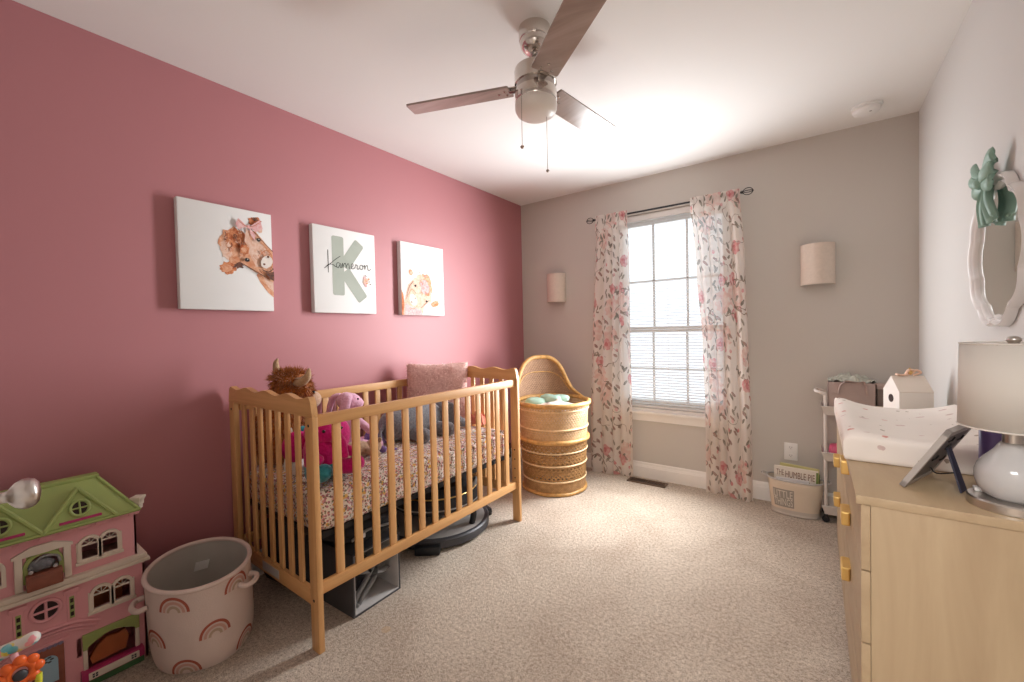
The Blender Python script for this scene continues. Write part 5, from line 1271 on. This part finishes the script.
g = G(); g.box((2.42, -.177, .425), (2.52, -.171, .445), .002); tag(g.build('seal', plain('pale_pink_label', (.82, .50, .55), .4), pk), 'pale pink seal')

# ------------------------------------------------------------------ dresser
RX0, RX1, RY0, RY1, RT = 2.408, 2.800, -2.068, -.60, .80
dr = thing('dresser', ((RX0 + RX1) / 2, (RY0 + RY1) / 2, 0), 'pale maple dresser with brass tab pulls along the right wall', 'dresser')
g = G(); g.box((RX0 - .012, RY0 - .004, RT - .022), (RX1, RY1 + .004, RT), .003); g.build('top', MAPLE['y'], dr)
g = G(); g.box((RX0 + .0165, RY0, 0), (RX1, RY0 + .02, RT - .022), .001); g.build('side_panel', MAPLE['z'], dr)
g = G(); g.box((RX0 + .018, RY1 - .02, 0), (RX1, RY1, RT - .022), .001); g.build('side_panel', MAPLE['z'], dr)
g = G(); g.box((RX1 - .008, RY0 + .02, .03), (RX1 - .002, RY1 - .02, RT - .022)); g.build('back_panel', MAPLE['z'], dr)
g = G(); g.box((RX0 + .03, RY0 + .02, 0), (RX0 + .045, RY1 - .02, .075)); g.build('plinth', MAPLE['y'], dr)
ym = (RY0 + RY1) / 2
g = G(); g.box((RX0 + .022, ym - .01, .07), (RX1 - .01, ym + .01, RT - .022)); g.build('divider', MAPLE['z'], dr)
rows = [.788, .612, .432, .256, .078]
for r_ in range(4):
    z1, z0 = rows[r_] - (.011 if r_ == 0 else 0), rows[r_ + 1] + .004
    for y0, y1 in ((RY0 + .002, ym - .002), (ym + .002, RY1 - .002)):
        g = G(); g.box((RX0 - .002, y0, z0), (RX0 + .016, y1, z1), .0015); d_ = g.build('drawer', MAPLE['y'], dr)
        g = G(); g.box((RX0 + .017, y0 + .025, z0 + .02), (RX1 - .02, y1 - .025, z1 - .03)); g.build('drawer_box', MAPLE['y'], d_)
        yc = (y0 + y1) / 2 + (.055 if y0 < -1.5 else 0)
        if r_ == 3 or (r_ == 0 and y0 > -1.5): continue
        g = G(); g.box((RX0 - .026, yc - .040, z1 - .042), (RX0 - .003, yc + .040, z1 + .003), .005); g.box((RX0 - .02, yc - .04, z1 + .0005), (RX0 + .010, yc + .04, z1 + .0025), .0006)
        tag(g.build('tab_pull', BRASS, d_, smooth=0), 'brass tab pull')

# ------------------------------------------------------------------ on the dresser
PADM = fabric_spots('floral_pad_cover', (.86, .80, .74), [((20, 20, 20), (.3, .2, .5), .19, .16, (.62, .30, .26), (.74, .44, .38)), ((15, 38, 38), (.2, .1, .7), .28, .20, (.62, .48, .45), (.72, .58, .55)), ((44, 18, 44), (.5, .3, .2), .24, .14, (.36, .30, .24), (.52, .46, .38))], bmp=.15, wscale=60.0)
px0, px1, py0, py1 = 2.386, 2.788, -1.752, -.945
g = G(); b = bmesh.new(); bmesh.ops.create_cube(b, size=1); bmesh.ops.subdivide_edges(b, edges=b.edges[:], cuts=26, use_grid_fill=True)
for v in b.verts:
    X, Y, Z = v.co * 2; xs = X; prof = .868 + .040 * abs(xs) ** 2.2 - .006
    nb = .75 * max(0, min(1, (-.74 - Y) / .24)); nb = nb * nb * (3 - 2 * nb); prof = prof * (1 - nb) + nb * (.884 + .006 * xs * xs)
    ex, ey = abs(X) ** 12, (abs(Y) ** 9 if Y > 0 else abs(Y) ** 40 * .5)
    zt = prof - .022 * max(ex, ey)
    t = (Z + 1) / 2
    x = (px0 + px1) / 2 + (px1 - px0) / 2 * X * (1 - .025 * abs(Z) ** 6); y = (py0 + py1) / 2 + (py1 - py0) / 2 * Y * (1 - .012 * abs(Z) ** 6 - .01 * abs(X) ** 8)
    z = .8012 + (zt - .8012) * t + .002 * noise.noise(V((x * 20, y * 20, z * 10 if False else t)))
    v.co = V((x, y, max(.801, z)))
g.merge(b); tag(g.build('changing_pad', PADM, smooth=65), 'cream contoured changing pad with scattered pink flowers on the dresser', 'changing pad')

hs = thing('wooden_house', (2.66, -.70, .8), 'small white wooden birdhouse shape standing at the far end of the dresser', 'birdhouse')
Mh = M.Translation((2.607, -.722, .8005)) @ M.Rotation(math.radians(20), 4, 'Z')
g = G(); hw = .064
o5 = [(-hw, 0), (hw, 0), (hw, .098), (.0, .166), (-hw, .098)]
g.prism(o5, lambda a, b: Mh @ V((0, a, b)), lambda a, b: Mh @ V((.128, a, b))); g.build('body', plain('white_painted_wood', (.80, .75, .70), .55, var=.03), hs, smooth=0)
g = G()
for s_ in (-1, 1):
    g.prism([(0, .1655), (s_ * (hw + .001), .0965), (s_ * (hw + .001), .0995), (0, .1685)], lambda a, b: Mh @ V((-.0005, a, b)), lambda a, b: Mh @ V((.1285, a, b)))
g.build('roof', plain('cream_painted_wood', (.72, .64, .56), .55, var=.03), hs, smooth=0)
g = G(); g.lathe([(.0001, -.0008), (.019, -.0008), (.019, .0006), (.0001, .0006)], Mh @ V((-.0004, 0, .062)), 24, mtx=M.Rotation(math.radians(20), 4, 'Z') @ M.Rotation(PI / 2, 4, 'Y')); tag(g.build('entry_shade_disc', DARK, hs, smooth=0), 'dark disc painted as the shade in the entry hole')  # solid body; dark disc paints the shade of the hole
bw = thing('ribbon_bow', (2.665, -.70, .972), 'peach ribbon bow with gold trim lying on the roof of the white wooden house', 'bow')
PEACH = plain('peach_ribbon', (.78, .52, .38), .6); GOLDR = plain('gold_ribbon', (.60, .36, .11), .45)
g = G(); g.tube(smoothpts([(2.625, -.722, .976), (2.65, -.71, .972), (2.67, -.70, .975)], 5), .009, 8, flat=.5); g.build('ribbon_tail', PEACH, bw, smooth=60)
g = G(); g.tube(smoothpts([(2.66, -.705, .975), (2.672, -.70, .996), (2.69, -.692, .992), (2.676, -.698, .974)], 5), .008, 8, flat=.6); g.tube(smoothpts([(2.676, -.698, .974), (2.698, -.69, .995), (2.714, -.686, .984), (2.69, -.694, .972)], 5), .008, 8, flat=.6); g.build('loops', PEACH, bw, smooth=60)
g = G(); g.blob((2.676, -.70, .984), .010, 12, .2); g.tube([(2.676, -.70, .985), (2.674, -.701, 1.006)], .004, 6); g.build('knot', GOLDR, bw, smooth=60)

pf = thing('photo_frame', (2.55, -1.88, .8), 'grey photo frame seen from behind leaning on its easel leg on the dresser', 'photo frame')
e_ = V((.076, .171, 0)).normalized(); nrm = V((.914, -.406, 0)).normalized(); up_ = (V((0, 0, .156)) + nrm * .086).normalized(); bn2 = e_.cross(up_); bn2 = bn2 if bn2.dot(nrm) > 0 else -bn2
Mf = M(((e_.x, up_.x, bn2.x, 2.495), (e_.y, up_.y, bn2.y, -1.957), (e_.z, up_.z, bn2.z, .8035), (0, 0, 0, 1)))
FRG = plain('grey_frame', (.42, .385, .36), .45, var=.08); FRB = plain('black_backing', (.15, .135, .135), .6)
g = G()
for a in ((0, 0, .187, .016), (0, .162, .187, .178), (0, 0, .016, .178), (.171, 0, .187, .178)): g.box((a[0], a[1], -.009), (a[2], a[3], .003), .001, Mf)
g.build('frame', FRG, pf, smooth=0)
g = G(); g.box((.012, .012, -.006), (.175, .166, .0015), .001, Mf); g.build('backing', FRB, pf, smooth=0)
g = G(); g.box((.02, .015, -.011), (.168, .163, -.008), 0, Mf); g.build('photo', plain('photo_print', (.45, .38, .35), .4, var=.4, vscale=12), pf, smooth=0)
def fp(a, b, c): return Mf @ V((a, b, c))
ft = V((2.609, -1.918, .8025)); tp_ = fp(.094, .115, .004); w_ = e_ * .017
g = G(); v8 = []
for q, ww in ((tp_, .8), (ft, 1.15)): v8 += [q - w_ * ww, q + w_ * ww]
dd = (tp_ - ft).normalized().cross(e_).normalized() * .0018
A_ = [v8[0] + dd, v8[1] + dd, v8[3] + dd, v8[2] + dd]; B_ = [v8[0] - dd, v8[1] - dd, v8[3] - dd, v8[2] - dd]
g.poly(A_); g.poly(B_[::-1])
for i in range(4): j = (i + 1) % 4; g.poly([A_[i], B_[i], B_[j], A_[j]])
bmesh.ops.remove_doubles(g.bm, verts=g.bm.verts[:], dist=1e-5); lg = g.build('easel_leg', plain('dark_blue_black', (.03, .03, .055), .5), pf, smooth=0)
g = G(); g.tube(smoothpts([fp(.10, .045, .003), fp(.10, .04, .02), (ft + (tp_ - ft) * .42)], 5), .0018, 6); g.build('stay_ribbon', BLACKM, pf)
g = G()
for a, b in ((.05, .08), (.135, .13), (.05, .14), (.14, .06)): g.tube([fp(a, b, .003), fp(a + .014, b + .004, .0045), fp(a + .016, b + .014, .004)], .0018, 6)
g.box((.085, .108, .0015), (.105, .124, .006), .001, Mf); g.build('turn_clips', BLACKM, pf)

LX_, LY_ = 2.672, -1.984
TAPE = plain('shade_tape', (.66, .62, .57), .8)
lp = thing('table_lamp', (LX_, LY_, .8), 'table lamp with white glass body and drum shade on the dresser', 'lamp')
lc = (LX_, LY_, 0)
g = G(); g.lathe([(.001, .8), (.070, .8), (.0715, .802), (.0715, .818), (.069, .821), (.001, .821)], lc, 48); g.build('base', NICKEL, lp, smooth=35)
OPAL = plain('opal_glass', (.50, .49, .485), .12, var=.01)
g = G(); g.lathe([(.001, .821), (.036, .821), (.046, .828), (.055, .842), (.0595, .860), (.0595, .878), (.055, .893), (.046, .907), (.036, .919), (.028, .930), (.0225, .941), (.019, .946), (.001, .947)], lc, 48); g.build('body', OPAL, lp, smooth=60)
g = G(); g.lathe([(.001, .944), (.0165, .944), (.0165, .970), (.001, .970)], lc, 32); g.build('collar', NICKEL, lp, smooth=35)
def shade_mat():
    m, nt, b = new_mat('drum_shade'); out = nt.nodes['Material Output']; b.inputs['Base Color'].default_value = (.84, .81, .76, 1); b.inputs['Roughness'].default_value = .9
    t = nd(nt, 'ShaderNodeBsdfTranslucent'); t.inputs['Color'].default_value = (.84, .80, .74, 1); mx = nd(nt, 'ShaderNodeMixShader'); mx.inputs[0].default_value = .42
    lk(nt, b.outputs[0], mx.inputs[1]); lk(nt, t.outputs[0], mx.inputs[2]); lk(nt, mx.outputs[0], out.inputs['Surface']); return m
g = G(); g.lathe([(.086, .980), (.083, 1.167)], lc, 56, caps=False); o = g.build('shade', shade_mat(), lp, smooth=60); so = o.modifiers.new('thickness', 'SOLIDIFY'); so.thickness = .0015
for z, r in ((.980, .086), (1.167, .083)):
    g = G(); g.tube([(LX_ + r * math.cos(t), LY_ + r * math.sin(t), z) for t in [2 * PI * i / 56 for i in range(56)]], .0018, 6, closed=True)
    g.build('shade_ring', TAPE, o)
g = G(); g.tube([(LX_, LY_, .969), (LX_, LY_, 1.168)], .0035, 8)
for a in (0, PI * 2 / 3, PI * 4 / 3): g.tube([(LX_, LY_, 1.163), (LX_ + .083 * math.cos(a), LY_ + .083 * math.sin(a), 1.166)], .0016, 6)
g.build('harp', NICKEL, lp)
g = G(); g.lathe([(.001, 1.166), (.009, 1.166), (.009, 1.169), (.0125, 1.173), (.0125, 1.177), (.007, 1.182), (.001, 1.183)], lc, 20); g.build('finial', NICKEL, lp, smooth=50)
g = G(); g.blob((LX_ + .02, LY_, 1.04), (.026, .026, .036), 16); g.build('bulb', WHITE, lp, smooth=60)
wt = thing('lotion_bottle', (2.682, -1.826, .8), 'purple bottle standing between the changing pad and the lamp', 'bottle')
g = G(); bc_ = (2.682, -1.826, 0); g.lathe([(.001, .8005), (.027, .8005), (.028, .804), (.028, .945), (.024, .955), (.013, .96), (.001, .96)], bc_, 28); g.build('body', plain('purple_bottle', (.17, .11, .31), .35), wt, smooth=40)
g = G(); g.lathe([(.001, .96), (.013, .96), (.013, .985), (.001, .985)], bc_, 20); g.build('cap', WHITE, wt, smooth=40)
tagp = thing('plastic_cap', (2.627, -1.958, .8212), 'small white plastic piece lying on the metal foot of the lamp', 'cap')
g = G(); g.box((2.617, -1.968, .8212), (2.637, -1.948, .831), .003); g.build('body', WHITE, tagp)

# ------------------------------------------------------------------ wall mirror with bow
MY, MZ = -1.355, 1.440
mi = thing('wall_mirror', (2.78, MY, MZ - .25), 'scalloped white oval wall mirror with a sage green bow above the dresser', 'mirror')
def wob_(t, k): return 1 + k * abs(math.cos(5 * t)) ** 1.0 - k * .5
def mo(t, r): return (MY + .252 * r * math.cos(t) * wob_(t, .07), MZ + .240 * r * math.sin(t) * wob_(t, .07))
MFR = plain('white_lacquer', (.78, .77, .76), .25, var=.01)
n = 160; prof = [(1.0, .0), (1.0, .016), (.975, .025), (.945, .022), (.93, .014), (.91, .013), (.895, .019), (.875, .015), (.86, .006), (.86, .0)]
g = G(); rings_ = []
for i in range(n):
    t = 2 * PI * i / n; rings_.append([g.bm.verts.new((W - .002 - d, *mo(t, r))) for r, d in prof])
for i in range(n):
    A_, B_ = rings_[i], rings_[(i + 1) % n]
    for k in range(len(prof)): j = (k + 1) % len(prof); g._face([A_[k], A_[j], B_[j], B_[k]])
g.build('frame', MFR, mi, smooth=50)
MIRR, nt_, b_ = new_mat('mirror_glass'); b_.inputs['Base Color'].default_value = (.82, .84, .82, 1); b_.inputs['Metallic'].default_value = 1; b_.inputs['Roughness'].default_value = .02
g = G(); g.prism([mo(2 * PI * i / n, .875) for i in range(n)], lambda a, b: (W - .008, a, b), lambda a, b: (W - .003, a, b)); g.build('glass', MIRR, mi, smooth=0)
SAGE = plain('sage_resin', (.26, .42, .35), .4, var=.08)
by, bz = -1.325, 1.675; bxx = W - .034
g = G()
def loop(s_):
    def fn(u, v):
        t = v * 2 - 1; L_ = .078; w_ = .018 + .040 * min(1, u * 1.25) ** .8 - (.018 * max(0, u - .85) / .15)
        z = bz + .030 * u + t * w_ + .006 * math.sin(9 * t) * u; y = by + s_ * (.012 + L_ * u) + .008 * t * s_
        x = bxx - .016 * math.sin(PI * u) * (1 - t * t) - .006 * math.cos(8 * t) * u
        return (x, y, z)
    return fn
for s_ in (-1, 1):
    g = G(); g.grid(loop(s_), 16, 18); o = g.build('bow_loop', SAGE, mi, smooth=60); so = o.modifiers.new('thickness', 'SOLIDIFY'); so.thickness = .014; so.offset = 0
    g = G()
    def tail(u, v, s_=s_):
        t = v * 2 - 1; w_ = .010 + .011 * u
        return (bxx + .010 - .008 * math.cos(6 * t) - .01 * math.sin(3 * u), by + s_ * (.006 + .036 * u) + t * w_ + .004 * math.sin(6 * u), bz - .012 - .115 * u - (.014 * (1 - abs(t)) if u > .97 else 0) + .01 * t * s_)
    g.grid(tail, 16, 8); o = g.build('bow_tail', SAGE, mi, smooth=60); so = o.modifiers.new('thickness', 'SOLIDIFY'); so.thickness = .012; so.offset = 0
g = G(); g.blob((bxx - .012, by, bz), (.016, .016, .02), 16, .2, 8); g.build('bow_knot', SAGE, mi, smooth=60)
